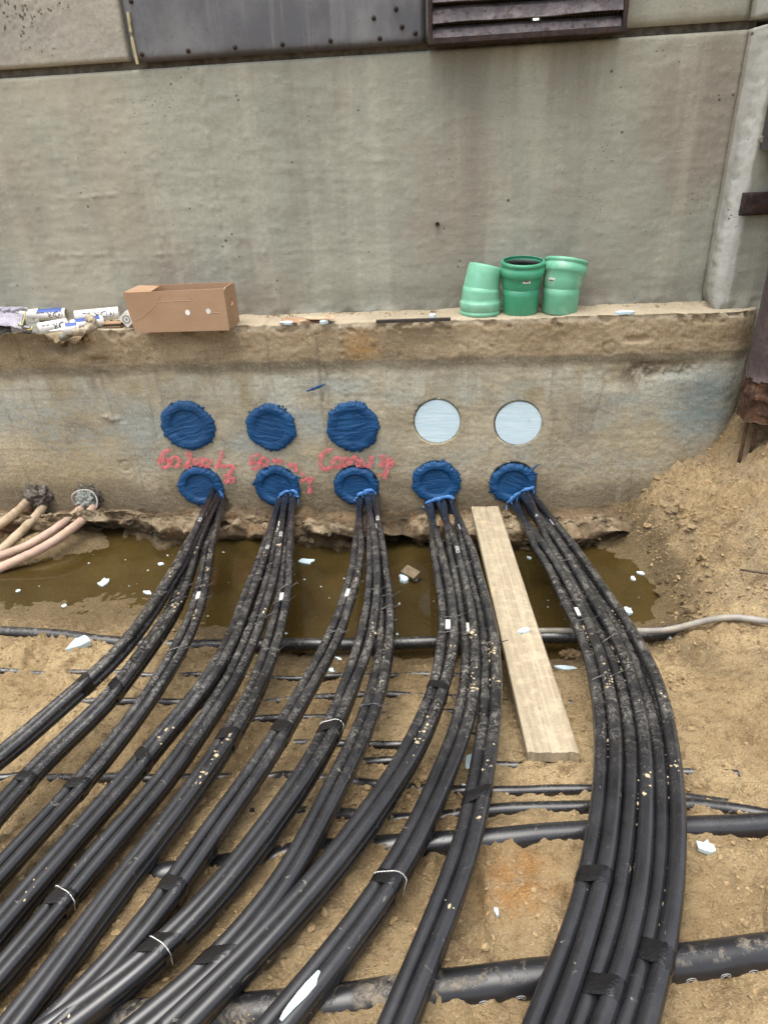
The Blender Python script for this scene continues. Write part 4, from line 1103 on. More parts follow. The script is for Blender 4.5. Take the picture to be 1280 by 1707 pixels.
LBL = {'1a': 'upper left strand of taped black cables from the leftmost blue seal', '1b': 'middle strand of taped black cables from the leftmost blue seal', '1c': 'right strand of black cables from the leftmost blue seal, with a pale edged tape band',
 '2a': 'left strand of muddy black cables from the second blue seal', '2b': 'middle strand of muddy black cables from the second blue seal', '2c': 'right strand of muddy black cables from the second blue seal',
 '3a': 'left strand of muddy black cables from the middle lower blue seal', '3b': 'middle strand of muddy black cables from the middle lower blue seal', '3c': 'right strand of muddy black cables from the middle lower blue seal',
 '4a': 'left strand of muddy black cables from the blue seal beside the plank', '4b': 'middle strand of muddy black cables from the blue seal beside the plank', '4c': 'right strand of muddy black cables from the blue seal beside the plank, nearest the plank',
 '5a': 'left strand of black cables from the rightmost blue seal, nearest the plank', '5b': 'middle strand of black cables from the rightmost blue seal', '5c': 'rightmost strand of black cables, on the outside of the bend'}
CAB_SAMPLES = []                                       # for soil crumbs: points, up vectors
PIX = {}
for key, S in STR.items():
    dz = S['dz']
    C3 = []
    for (u, v) in S['p']:
        C3.append(onF(u, v, lambda X, Y, d=dz: zc(X, Y) + d * smooth(0, -.2, Y) * smooth(-1.5, -.8, Y) + d * .5))
    C3 = np.array(C3)
    cen = resample(spline(C3, 10), .012)
    RC = {'1': .0145, '2': .015, '3': .0152, '4': .0158, '5': .0165}[key[0]]; S['r'] = RC
    for _ in range(130): cen[1:-1] = cen[1:-1] * .5 + (cen[:-2] + cen[2:]) * .25
    tw0 = {'1': -.6, '2': -.65, '3': -.6, '4': -.55, '5': -.35}[key[0]]
    T, SS, NN = frames(cen)
    # the two upper cables of a strand lie towards the open side of the trench, the third under them
    vw = CAM[None] - cen; vw = vw / np.linalg.norm(vw, axis=1)[:, None]; vw = .75 * vw + [0, 0, .6]
    NN = vw - T * np.sum(vw * T, axis=1)[:, None]; NN /= np.linalg.norm(NN, axis=1)[:, None]; SS = np.cross(T, NN)
    d_al = np.r_[0, np.cumsum(np.linalg.norm(np.diff(cen, axis=0), axis=1))]
    L = d_al[-1]
    seed_ = sum(map(ord, key))
    tw = tw0 + .45 * fbm(d_al * .8, seed_ * .37, 0, 2) * (1.5 if key[0] == '5' else 1.1)
    fan = 1 + .25 * np.clip(fbm(d_al * 2.0, seed_ * .77, 3, 2), -.2, 1)        # strands open and close a little
    fan = fan * (1 + .15 * np.exp(-d_al / .25))
    a2 = [math.pi, 0, -math.pi / 2]
    root = thing('cable_strand', (C3[0][0], C3[0][1], C3[0][2]), LBL[key], 'cables', 'taped black cable strands from the blue seals')
    S['root'] = root
    ctr = []
    for c in range(3):
        ang = {0: math.pi * 1.0, 1: 0.0, 2: -math.pi / 2}[c] + tw
        dist = RC * 1.03 * fan if c < 2 else RC * 1.65 * np.ones(len(cen))
        off = dist[:, None] * (np.cos(ang)[:, None] * SS + np.sin(ang)[:, None] * NN)
        Pm = cen + off
        # lead in from the duct
        e = onY(*S['ex'][c], .0)
        e0 = e + [0.02 * (e[0] - C3[0][0]), .05, .012]
        k0 = int(.10 / .012)
        lead = np.array([e0, e, Pm[k0], Pm[k0 + 14], Pm[k0 + 28]])
        lead = spline(lead, 12)[:36]
        # taper of the lead's end keeps it continuous
        P = np.vstack([lead[:-11], Pm[k0 + 1:]])
        P = resample(P, .014)
        # never under the soil in view
        g_ = gbase(P[:, 0], P[:, 1]) + .004
        lift = np.maximum(0, g_ + RC * .75 - P[:, 2]) * smooth(-1.0, -1.25, P[:, 1])
        P[:, 2] += lift
        ctr.append(P)
        v, f = tube_geo(P, RC * (1 + .02 * fbm(np.arange(len(P)) * .05, c, seed_, 2)), 14)
        S.setdefault('objs', []).append(mesh('cable', v, f, M_cable, root))
        if c < 2:
            T_, S_, N_ = frames(P)
            CAB_SAMPLES.append((P, S_, N_, RC))
    S['ctr'] = ctr
    S['cen'] = cen
# pixel of a point, for placing bands along a strand
def project(P):
    q = (np.asarray(P) - CAM) @ AX
    return np.stack([640 + FOC * q[..., 0] / q[..., 2], 853.5 + FOC * q[..., 1] / q[..., 2]], -1)
def near_idx(P, u, v):
    d = np.linalg.norm(project(P) - [u, v], axis=1)
    return int(np.argmin(d))
def hull2(pts):
    pts = sorted(map(tuple, pts))
    def half(ps):
        h = []
        for p in ps:
            while len(h) >= 2 and (h[-1][0] - h[-2][0]) * (p[1] - h[-2][1]) - (h[-1][1] - h[-2][1]) * (p[0] - h[-2][0]) <= 0: h.pop()
            h.append(p)
        return h
    a, b = half(pts), half(pts[::-1])
    return np.array(a[:-1] + b[:-1])
def band(S, u, v, width, thick, name, mat, skew=0.0, parent=None):
    RC = S['r']
    """a band round the three cables of a strand"""
    cen = S['cen']; i = near_idx(cen, u, v); i = min(max(i, 3), len(cen) - 4)
    T, SS, NN = frames(cen)
    o, t, s_, n_ = cen[i], T[i], SS[i], NN[i]
    pts = []
    for P in S['ctr']:
        j = int(np.argmin(np.linalg.norm(P - o, axis=1)))
        q = P[j] - o
        cx, cy = q @ s_, q @ n_
        for a in np.arange(16) * 2 * math.pi / 16: pts.append((cx + (RC + thick) * math.cos(a), cy + (RC + thick) * math.sin(a)))
    H = hull2(pts)
    Hc = np.vstack([H, H[:1]]); H = resample(np.c_[Hc, np.zeros(len(Hc))], .004)[:-1, :2]
    m = len(H); V = []
    offs = np.linspace(-width / 2, width / 2, 5)
    cx0 = H[:, 0].mean()
    for k, d in enumerate(offs):
        th = -.0015 if k in (0, 4) else 0
        for x, y in H:
            r = math.hypot(x, y) + 1e-6
            wv = .0008 * math.sin(x * 900 + d * 400)
            V.append(o + t * (d + skew * (x - cx0)) + s_ * (x + x / r * (th + wv)) + n_ * (y + y / r * (th + wv)))
    # inner lip
    F = [(k * m + j, k * m + (j + 1) % m, (k + 1) * m + (j + 1) % m, (k + 1) * m + j) for k in range(4) for j in range(m)]
    return mesh(name, np.array(V), F, mat, parent or S['root'])
for key, S in STR.items():
    for (u, v) in S['tape']:
        w_ = .030 + .016 * random.random()
        tb = band(S, u, v, w_, .0016, 'tape_band', M_tape, random.uniform(-.6, .6))
        if random.random() < .75:                       # pale frayed edge
            if key in ('1c', '2b', '3a', '3b', '4b'): band(S, u, v - 10, .0022, .0024, 'tape_edge', M_tagp, random.uniform(-.3, .3), tb)
    for (u, v) in S['tie']:
        tb = band(S, u, v, .0055, .0018, 'cable_tie', M_tie, random.uniform(-.5, .5))
        # tail of the tie
        RC = S['r']; P = S['ctr'][0]; j = near_idx(P, u, v)
        T, SS, NN = frames(P)
        a = P[j] - SS[j] * RC * .6 + NN[j] * RC * .9
        MB().tube([a, a - SS[j] * .012 + NN[j] * .008, a - SS[j] * .03 + NN[j] * (.012 + .012 * random.random())], .0014, 5).build('tie_tail', M_tie, tb)
    for (u, v) in S['tag']:
        RC = S['r']; P = S['ctr'][0]; Q = S['ctr'][1]; j = near_idx(P, u, v); T, SS, NN = frames(P)
        k = int(np.argmin(np.linalg.norm(Q - P[j], axis=1)))
        c = (P[j] + Q[k]) / 2 + NN[j] * (RC * .85)
        v_ = CAM - c; 
        R = np.stack([SS[j], T[j], NN[j]], 1)
        MB().box(c, .017, .058, .004, R).build('marker_tag', M_tagp, S['objs'][0])
# printed numbers on the sheaths near the wall
def text_geo(body, size):
    cu = bpy.data.curves.new('lettering', 'FONT'); cu.body = body; cu.size = size; cu.resolution_u = 2
    cu.align_x = 'CENTER'; cu.align_y = 'CENTER'
    ob = bpy.data.objects.new('lettering', cu); COL.objects.link(ob)
    dg = bpy.context.evaluated_depsgraph_get()
    me = bpy.data.meshes.new_from_object(ob.evaluated_get(dg))
    V = np.array([v.co[:] for v in me.vertices]); F = [list(p.vertices) for p in me.polygons]
    bpy.data.objects.remove(ob); bpy.data.meshes.remove(me)
    return V, F
for key, c, u, v, body in (('1a', 0, 333, 872, '60240'), ('1a', 1, 348, 866, '60240'), ('1b', 1, 334, 893, '60P2'), ('2a', 0, 444, 918, '6380'), ('2b', 0, 458, 895, '60240'), ('2b', 1, 470, 890, '60807'), ('3b', 1, 617, 862, '60217'), ('3c', 0, 622, 870, '60208'), ('4b', 0, 750, 925, '9338C3'), ('5b', 1, 905, 860, '60')):
    S = STR[key]; RC = S['r']; P = S['ctr'][c]; j = near_idx(P, u, v); T, SS, NN = frames(P)
    V, F = text_geo(body, .021)
    t = T[j]; vd = CAM - P[j]; nn = vd - t * (vd @ t); nn /= np.linalg.norm(nn); ss = np.cross(t, nn)
    A = V[:, 1] / RC
    W = P[j] + V[:, 0:1] * t + (RC + .0012) * (np.sin(A)[:, None] * -ss * -1 + np.cos(A)[:, None] * nn)
    tag(mesh('printed_number', W, F, M_print, S['objs'][c], False), kind='stuff')

# ================================================================== OLD PINK CABLES AT THE LEFT
def old_cable(pts, zs, r, mat, label, extra):
    P = np.array([onY(u, v, y) for (u, v), y in zip(pts, zs)])
    P = resample(spline(P, 8), .012)
    v, f = tube_geo(P, r * (1 + .07 * fbm(P[:, 0] * 12, 2, P[:, 2] * 12, 3)), 14)
    v = v + .0022 * np.stack([fbm(v[:, 0] * 45 + s_, v[:, 1] * 45, v[:, 2] * 45, 2) for s_ in (0, 9, 18)], 1)
    o = mesh('old_cable', v, f, mat); tag(o, label, 'cable', 'old pinkish cables at the left'); recentre(o)
    return o
old_cable([(52, 826), (44, 838), (22, 858), (-8, 880), (-60, 912)], [.04, -.05, -.17, -.28, -.42], .0215, M_oldcable2, 'uppermost muddy beige cable leaving the far left hole', 0)
old_cable([(76, 836), (68, 852), (42, 880), (8, 912), (-40, 950)], [.04, -.06, -.20, -.33, -.46], .0225, M_oldcable2, 'second muddy beige cable leaving the far left hole', 0)
old_cable([(146, 838), (134, 850), (92, 882), (45, 910), (0, 927), (-60, 948)], [.04, -.07, -.24, -.36, -.44, -.54], .0205, M_oldcable, 'upper pink cable of the pair with the wrapped grey end', 0)
old_cable([(160, 832), (152, 852), (122, 880), (72, 913), (0, 947), (-50, 966)], [.04, -.08, -.26, -.40, -.50, -.58], .0225, M_oldcable, 'lower pink blotched cable of the pair with the wrapped grey end', 0)
def lump(name, c, sx, sy, sz, mat, label, cat, seed, amp=.35, fr=3.0, group=None, n=28, parent=None):
    th = np.linspace(0, math.pi, n); ph = np.arange(2 * n) * math.pi / n
    TH, PH = np.meshgrid(th, ph, indexing='ij')
    D = np.stack([np.sin(TH) * np.cos(PH), np.sin(TH) * np.sin(PH), np.cos(TH)], -1)
    k = 1 + amp * fbm(D[..., 0] * fr + seed, D[..., 1] * fr, D[..., 2] * fr, 4)
    V = np.asarray(c) + D * k[..., None] * [sx, sy, sz]
    nv = 2 * n
    F = [(i * nv + j, i * nv + (j + 1) % nv, (i + 1) * nv + (j + 1) % nv, (i + 1) * nv + j) for i in range(n - 1) for j in range(nv)]
    o = mesh(name, V.reshape(-1, 3), F, mat, parent)
    if label: tag(o, label, cat, group); recentre(o)
    return o
c = onY(62, 826, .0); lump('packing_collar', c + [0, .01, 0], .075, .06, .062, M_tar, 'dark ragged packing round the far left old cables', 'packing', 2.2, .45, 3)
c = onY(148, 828, .0)
pk = thing('wrapped_packing', c, 'grey green wrapped packing round the pink cable pair with a white loop', 'packing')
lump('tar_ring', c + [0, .02, .005], .072, .05, .066, M_tar, None, None, 5.5, .4, 3, parent=pk)
lump('cloth_wrap', c + [.0, -.022, -.006], .05, .04, .046, M_rag, None, None, 8.5, .45, 3.5, parent=pk)
a = np.linspace(-.6, 3.6, 26)
P = np.stack([c[0] + .068 * np.cos(a) + .004, c[1] - .045 + .01 * np.sin(a * 2), c[2] + .062 * np.sin(a)], 1)
P[:8, 0] += np.linspace(.0, -.004, 8)
MB().tube(P, .0035, 8).build('plastic_loop', M_tagp, pk, True)

# ================================================================== PIPES AND CABLES LYING ACROSS
def lying(name, px, r, off, mat, label, cat, n=12, extra=None, group=None, wob=.05):
    P = np.array([onG(u, v, o) for (u, v), o in zip(px, off if isinstance(off, (list, tuple)) else [off] * len(px))])
    P = resample(spline(P, 8), .012)
    P[:, 2] += r * .25 * fbm(P[:, 0] * 3, 1, r * 100, 2)
    if mat is M_mud: P[:, 2] -= .011 * smooth(-.12, .30, fbm(P[:, 0] * 2.3, px[0][1] * .37, 4, 2)) + .008 * smooth(.5, .75, P[:, 0])
    v, f = tube_geo(P, r, n)
    o = mesh(name, v, f, mat)
    tag(o, label, cat, group)
    return o, P
long_pipe, LP = lying('black_duct', [(-160, 1040), (-60, 1047), (0, 1053), (100, 1059), (165, 1068), (270, 1076), (360, 1076)], .0235, .008, M_pipe, '', 'pipe')
bpy.data.objects.remove(long_pipe)
P = np.array([onG(u, v, .010) for u, v in ((-160, 1041), (-60, 1047), (0, 1053), (100, 1059))] + [onZ(u, v, z) for u, v, z in ((165, 1068, .058), (270, 1076, .052), (360, 1076, .05), (480, 1074, .05), (600, 1074, .05), (730, 1070, .05), (830, 1064, .052), (900, 1062, .06), (960, 1062, .07), (1040, 1060, .085), (1100, 1055, .105), (1142, 1049, .12))])
P = resample(spline(P, 8), .012)
v, f = tube_geo(P, .0235, 16); o = mesh('black_duct', v, f, M_pipe); tag(o, 'long black pipe spanning the water under the cables and the plank', 'pipe', 'black pipes and cables lying across the trench'); recentre(o)
P = np.array([onZ(u, v, z) for u, v, z in ((740, 1056, .075), (900, 1052, .085), (960, 1052, .092), (1040, 1052, .105), (1150, 1052, .14), (1215, 1049, .18), (1290, 1045, .225), (1400, 1040, .27))])
P = resample(spline(P, 8), .012)
hi = ground(P[:, 0], P[:, 1]) + .013
hi = np.array([hi[max(0, k - 5):k + 6].max() for k in range(len(hi))])
hi = np.convolve(np.pad(hi, 8, 'edge'), np.ones(17) / 17, 'valid')
P[:, 2] = P[:, 2] + (np.maximum(P[:, 2], hi) - P[:, 2]) * smooth(.65, 1.0, P[:, 0])
for _ in range(12): P[1:-1, 2] = P[1:-1, 2] * .5 + (P[:-2, 2] + P[2:, 2]) * .25
v, f = tube_geo(P, .0115, 12); o = mesh('thin_grey_duct', v, f, M_rod); tag(o, 'thin dusty grey rod lying beside the long black pipe at the right', 'rod'); recentre(o)
GRP = 'black pipes and cables lying across the trench'
SMALL = [
 ([(-80, 1114), (20, 1119), (130, 1121), (240, 1122), (350, 1126), (460, 1130), (560, 1127), (700, 1125), (790, 1128)], .011, .004, 'thin half buried black cable, nearest to the long pipe over the water'),
 ([(-60, 1165), (30, 1168), (150, 1169), (280, 1170), (420, 1171), (470, 1168), (580, 1160), (680, 1158), (780, 1162), (850, 1169), (950, 1170), (1000, 1172)], .013, .003, 'half buried black cable passing under the middle of the plank'),
 ([(420, 1200), (460, 1196), (580, 1190), (700, 1187), (800, 1190)], .012, .003, 'short exposed black cable between the second and fourth cable groups'),
 ([(600, 1221), (640, 1222), (690, 1221), (800, 1222), (900, 1226)], .011, .002, 'thin black cable half buried just left of the plank'),
 ([(380, 1239), (437, 1238), (560, 1240), (640, 1242), (690, 1241)], .011, .002, 'thin black cable half buried under the third cable group'),
 ([(560, 1275), (620, 1270), (720, 1267), (830, 1271), (910, 1273), (985, 1277), (1080, 1282), (1150, 1286), (1230, 1288)], .012, .003, 'half buried black cable at the foot of the plank'),
 ([(-60, 1300), (10, 1297), (60, 1292), (300, 1296), (440, 1296), (490, 1294), (640, 1310), (740, 1318), (830, 1319), (910, 1317), (990, 1318), (1080, 1326), (1150, 1331), (1215, 1334), (1280, 1345)], .013, .003, 'half buried black cable, first one below the foot of the plank'),
 ([(380, 1362), (440, 1356), (560, 1358), (650, 1366), (740, 1362), (830, 1350), (910, 1347), (990, 1346), (1080, 1345), (1150, 1344), (1220, 1348), (1270, 1355), (1340, 1366)], .016, .003, 'half buried black cable, second one below the foot of the plank'),
]
for px, r, off, lab in SMALL:
    o, P = lying('buried_cable', px, r, off, M_mud, lab, 'cable', 10, group=GRP); recentre(o)
o, P9 = lying('black_duct', [(235, 1463), (270, 1459), (330, 1452), (450, 1433), (520, 1421), (640, 1411), (740, 1406), (830, 1401), (910, 1393), (985, 1388), (1080, 1384), (1150, 1380), (1220, 1377), (1290, 1374), (1400, 1370)],
          .025, [-.006, -.002, -.012, .0, -.004, .004, .008, .008, .01, .01, .01, .008, .008, .006, 0], M_pipe, 'black pipe lying across the soil in the middle, under all the cable groups', 'pipe', 16, group=GRP); recentre(o)
big, PB = lying('black_duct', [(120, 1712), (200, 1703), (300, 1694), (420, 1688), (520, 1676), (620, 1664), (740, 1650), (850, 1638), (960, 1626), (1060, 1614), (1150, 1603), (1220, 1594), (1290, 1586), (1400, 1574)],
          .0300, [-.022, -.014, -.006, .0, .006, .012, .014, .016, .016, .016, .014, .014, .012, .01], M_bigpipe, 'thick black corrugation free pipe with printed arch marks at the bottom of the photo', 'pipe', 24, group=GRP)
big['label'] = 'thickest black pipe, with pale arch marks, nearest to the viewer'
# arch marks printed along it
for (u, v) in ((415, 1699), (585, 1685), (636, 1681), (752, 1668), (805, 1663), (861, 1655), (1137, 1617), (1190, 1611), (1240, 1602)):
    j = near_idx(PB, u, v); T, SS, NN = frames(PB)
    t = T[j]; 
    if t[0] < 0: t = -t
    outw = np.array([0, -1, 0]) - t * (t @ np.array([0, -1, 0])); outw /= np.linalg.norm(outw); upv = np.cross(t, outw) 
    if upv[2] < 0: upv = -upv
    Q = []
    for x, y in [(q * .55, w * .6) for q, w in ((-.013, -.004), (-.016, .001), (-.013, .007), (0, .010), (.013, .007), (.016, .001), (.013, -.004), (.008, -.003), (.008, .002), (0, .004), (-.008, .002), (-.008, -.003), (-.013, -.004))]:
        aa = .12 + y / .0300
        Q.append(PB[j] + t * x + .0304 * (math.cos(aa) * outw + math.sin(aa) * upv))
    v_, f_ = tube_geo(np.array(Q), .0006, 5); mesh('arch_mark', v_, f_, M_mark, big)

# ================================================================== PLANK
a = onY(808, 849, -.17); b = onG(922, 1262, .03)
d = b - a; Lp = np.linalg.norm(d); d /= Lp
al, ar = onZ(785, 849, a[2]), onZ(830, 849, a[2])
wd = np.array([1.0, 0, 0]); sx_ = wd - d * (wd @ d); sx_ /= np.linalg.norm(sx_); up_ = np.cross(sx_, d)
if up_[2] < 0: sx_ = -sx_; up_ = -up_
W_ = .128; TH_ = .03
ny, nxp = 140, 34
V = []
for side in (1, 0):
    for i in range(ny):
        for j in range(nxp):
            fx = (j / (nxp - 1) - .5) * W_; fy = i / (ny - 1) * Lp
            crack = .004 * math.exp(-((fx + .006 + .004 * math.sin(fy * 5)) / .004) ** 2) * (fy < Lp * .7)
            ed = .003 * (abs(fx) > W_ * .49)
            nn = .0012 * float(fbm(fx * 70, fy * 2.5, side, 2)) if side else 0
            V.append((fx, fy + (.004 * float(fbm(fx * 40, 1, 1, 2)) if i in (0, ny - 1) else 0), (TH_ / 2 - crack - ed + nn) if side else -TH_ / 2))
V = np.array(V)
m = ny * nxp
F = [list(q) for q in grid_faces(ny, nxp)] + [[m + i for i in q][::-1] for q in grid_faces(ny, nxp)]
for i in range(ny - 1):
    for j in (0, nxp - 1): F.append([i * nxp + j, (i + 1) * nxp + j, m + (i + 1) * nxp + j, m + i * nxp + j])
for j in range(nxp - 1):
    for i in (0, ny - 1): F.append([i * nxp + j, i * nxp + j + 1, m + i * nxp + j + 1, m + i * nxp + j])
me = bpy.data.meshes.new('wooden_plank'); me.from_pydata(V.tolist(), [], F); me.update(); me.materials.append(M_wood)
pk = bpy.data.objects.new('wooden_plank', me); COL.objects.link(pk)
M4 = Matrix.Identity(4)
for i in range(3): M4[i][0], M4[i][1], M4[i][2], M4[i][3] = sx_[i], d[i], up_[i], a[i]
pk.matrix_world = M4
tag(pk, 'long sand dusted wooden plank leaning from the wall across the water', 'plank')

# ================================================================== THINGS ON THE LEDGE
ZL = 1.014
A, B, Cc = onZ(226, 555, ZL), onZ(383, 550.5, ZL), onZ(411, 537, ZL)
Dd = A + (Cc - B)
Ht = onY(370, 472, B[1])[2] - ZL - .022
ex_ = (B - A); Lx = np.linalg.norm(ex_[:2]); ex_ = np.array([ex_[0], ex_[1], 0]) / Lx
ey_ = np.array([-ex_[1], ex_[0], 0]); Ly = max(.17, float((Cc - B) @ ey_)); Ly = min(Ly, .24)
bx = thing('cardboard_box', A, 'open brown cardboard box standing on the ledge beside white tubes', 'box')
RB = np.stack([ex_, ey_, [0, 0, 1]], 1)
def bpnt(x, y, z): return A + ex_ * x + ey_ * y + np.array([0, 0, z])
TL = onY(203, 480, A[1])
skew = float((TL - A) @ ex_)                              # the box is pushed out of square: the left side leans out
tk = .005
def panel(name, P, nrm, holes=None):
    P = np.array(P); n_ = np.asarray(nrm, float) * tk
    V = np.vstack([P, P + n_]); k = len(P)
    F = [tuple(range(k))[::-1], tuple(range(k, 2 * k))] + [(i, (i + 1) % k, k + (i + 1) % k, k + i) for i in range(k)]
    return mesh(name, V, F, M_card, bx, False)
print('box', Lx, Ly, Ht, skew)
skew = max(-.05, min(skew, 0))
panel('side_panel', [bpnt(0, 0, 0), bpnt(Lx, 0, 0), bpnt(Lx, 0, Ht), bpnt(skew, 0, Ht - .004)], ey_)
panel('side_panel', [bpnt(0, Ly, 0), bpnt(Lx, Ly, 0), bpnt(Lx, Ly, Ht), bpnt(skew, Ly, Ht)], -ey_)
panel('bottom_panel', [bpnt(.006, .006, .001), bpnt(Lx - .006, .006, .001), bpnt(Lx - .006, Ly - .006, .001), bpnt(.006, Ly - .006, .001)], (0, 0, 1))
panel('end_panel', [bpnt(.001, .0055, 0), bpnt(.001, Ly - .0055, 0), bpnt(skew + .001, Ly - .0055, Ht), bpnt(skew + .001, .0055, Ht - .006)], ex_)
# right end with a hand hole: ring of quads round an oval
k = 24; th = np.arange(k) * 2 * math.pi / k
outer = []
for t in th:
    c_, s_ = math.cos(t), math.sin(t); q = max(abs(c_) / (Ly / 2 - .0055), abs(s_) / (Ht / 2)); outer.append((Ly / 2 + c_ / q, Ht / 2 + s_ / q))
inner = [(Ly * .52 + .022 * math.cos(t), Ht * .60 + .016 * math.sin(t)) for t in th]
V = [bpnt(Lx, y, z) for y, z in outer] + [bpnt(Lx, y, z) for y, z in inner] + [bpnt(Lx - tk, y, z) for y, z in outer] + [bpnt(Lx - tk, y, z) for y, z in inner]
F = []
for i in range(k):
    j = (i + 1) % k
    F += [(i, j, k + j, k + i), (2 * k + i, 3 * k + i, 3 * k + j, 2 * k + j), (k + i, k + j, 3 * k + j, 3 * k + i), (i, 2 * k + i, 2 * k + j, j)]
mesh('end_panel', np.array(V), F, M_card, bx, False)
panel('top_flap', [bpnt(skew + .004, .004, Ht - .004), bpnt(skew + .11, .01, Ht - .012), bpnt(skew + .11, Ly - .02, Ht - .005), bpnt(skew + .006, Ly - .008, Ht - .001)], (0, 0, .5))
def bline(p0, p1, w=.0014):
    a_, b_ = bpnt(p0[0], -.0008, p0[1]), bpnt(p1[0], -.0008, p1[1])
    MB().tube([a_, b_], w * .5, 4).build('score_line', M_cardlight, bx)
M_cardlight = simple('torn_card_edge', (.50, .36, .24), .8)
M_cw = simple('white_dot', (.75, .73, .7), .7)
s_ = Lx / 157.0                                             # metres per photograph pixel along the front
def bp(u, v): q = onY(u, v, A[1]); return (float((q - A) @ ex_), q[2] - ZL)
for p0, p1 in (((226, 534), (240, 527)), ((240, 527), (258, 510)), ((258, 510), (268, 492)), ((313, 488), (344, 520)), ((262, 503), (318, 501)), ((350, 522), (368, 521))): bline(bp(*p0), bp(*p1))
for (u, v) in ((313, 521), (347.5, 519)):
    x, z = bp(u, v)
    V = [bpnt(x + .011 * math.cos(t), -.0012, z + .012 * math.sin(t)) for t in np.arange(16) * 2 * math.pi / 16]
    mesh('round_hole', np.array(V), [tuple(range(16))], M_cw, bx, False)

# ---- green pipe fittings
def sweep(name, pts, dirs_r, mat, parent, n=40, inner=None):
    """lathe along a bent axis: pts = axis points, dirs_r = (direction, radius)"""
    V = []
    for p, (d_, r) in zip(pts, dirs_r):
        d_ = np.asarray(d_, float); d_ /= np.linalg.norm(d_)
        s1 = np.cross(d_, [0, 1, 0]); s1 /= np.linalg.norm(s1); s2 = np.cross(d_, s1)
        V += [p + r * (math.cos(a_) * s1 + math.sin(a_) * s2) for a_ in np.arange(n) * 2 * math.pi / n]
    m = len(pts)
    F = [(i * n + j, i * n + (j + 1) % n, (i + 1) * n + (j + 1) % n, (i + 1) * n + j) for i in range(m - 1) for j in range(n)]
    return mesh(name, np.array(V), F, mat, parent)
def fitting(base, axis, mat, label, sections, wall_t=.006, sticker=None, gasket_at=None):
    """sections: list of lists (name, [(s, r), ...]) along the axis curve axis(s) -> point, direction; outside then inside"""
    root = thing('pipe_bend', base, label, 'pipe fitting', 'green pipe bends on the ledge')
    for nm, prof_ in sections:
        out_ = [(s0, r) for s0, r in prof_] + [(s0, r - wall_t) for s0, r in prof_[::-1]] + [prof_[0]]
        pts, dr = [], []
        for s0, r in out_:
            p, d_ = axis(s0); pts.append(p); dr.append((d_, r))
        sweep(nm, pts, dr, mat, root)
    return root
def bent(base, h_knee, d0, d1, blend=.06):
    base = np.asarray(base, float); d0 = np.asarray(d0, float); d1 = np.asarray(d1, float)
    d0 = d0 / np.linalg.norm(d0); d1 = d1 / np.linalg.norm(d1)
    S_ = np.linspace(0, .4, 81); P_ = [base]; D_ = []
    for s in S_:
        t = float(smooth(h_knee - blend / 2, h_knee + blend / 2, s)); q = d0 * (1 - t) + d1 * t; D_.append(q / np.linalg.norm(q))
    for i in range(80): P_.append(P_[-1] + D_[i] * .005)
    P_ = np.array(P_); D_ = np.array(D_)
    def ax(s):
        return np.array([np.interp(s, S_, P_[:, k]) for k in range(3)]), np.array([np.interp(s, S_, D_[:, k]) for k in range(3)])
    return ax
R0 = .0785
b1 = onZ(801, 528, ZL); b1[1] += R0 * 1.0; b1[2] = ZL - .002
ax1 = bent(b1, .11, (.02, 0.0, 1), (.24, .22, 1))
fitting(b1, ax1, M_greys[0], 'left green pipe bend standing upside down with its socket on the ledge', [
    ('socket', [(.0, R0 + .007), (.004, R0 + .012), (.016, R0 + .012), (.020, R0 + .007), (.024, R0 + .012), (.052, R0 + .0135), (.057, R0 + .012), (.062, R0 + .006), (.072, R0 + .005), (.098, R0 + .004), (.112, R0 + .002)]),
    ('spigot', [(.112, R0 + .001), (.13, R0), (.17, R0 - .001), (.196, R0 - .001), (.206, R0 - .006)])])
b2 = onZ(869, 527, ZL); b2[1] += R0 * 1.0; b2[2] = ZL - .002
ax2 = bent(b2, .11, (.0, 0, 1), (.02, -.10, 1))
f2 = fitting(b2, ax2, M_greys[1], 'middle green pipe bend standing with its open socket up', [
    ('spigot', [(.0, R0 - .006), (.006, R0 - .002), (.08, R0), (.110, R0 + .001)]),
    ('socket', [(0.1100, R0 + .001), (0.1230, R0 + .005), (0.1400, R0 + .007), (0.1600, R0 + .0085), (0.1660, R0 + .014), (0.1710, R0 + .0165), (0.1970, R0 + .0165), (0.2010, R0 + .0115), (0.2080, R0 + .0115), (0.2110, R0 + .0150), (0.2210, R0 + .0150), (0.2250, R0 + .011)])])
p_, d_ = ax2(.210); sweep('rubber_gasket', [p_, ax2(.203)[0], ax2(.190)[0]], [(d_, R0 + .004), (d_, R0 - .004), (d_, R0 + .001)], M_rubber, f2)
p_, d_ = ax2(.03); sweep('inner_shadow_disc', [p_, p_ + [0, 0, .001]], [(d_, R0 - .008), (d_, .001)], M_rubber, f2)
b3 = onZ(936, 525, ZL); b3[1] += R0 * 1.0; b3[2] = ZL - .002
ax3 = bent(b3, .12, (.03, 0, 1), (.17, .24, 1))
f3 = fitting(b3, ax3, M_greys[2], 'right green mottled pipe bend with its socket leaning up to the right', [
    ('spigot', [(.0, R0 - .006), (.006, R0 - .002), (.08, R0), (.105, R0 + .001)]),
    ('socket', [(0.1050, R0 + .001), (0.1150, R0 + .005), (0.1350, R0 + .007), (0.1600, R0 + .0085), (0.1660, R0 + .014), (0.1710, R0 + .0165), (0.1950, R0 + .0165), (0.1990, R0 + .0115), (0.2050, R0 + .0115), (0.2080, R0 + .0150), (0.2170, R0 + .0150), (0.2210, R0 + .010)])])
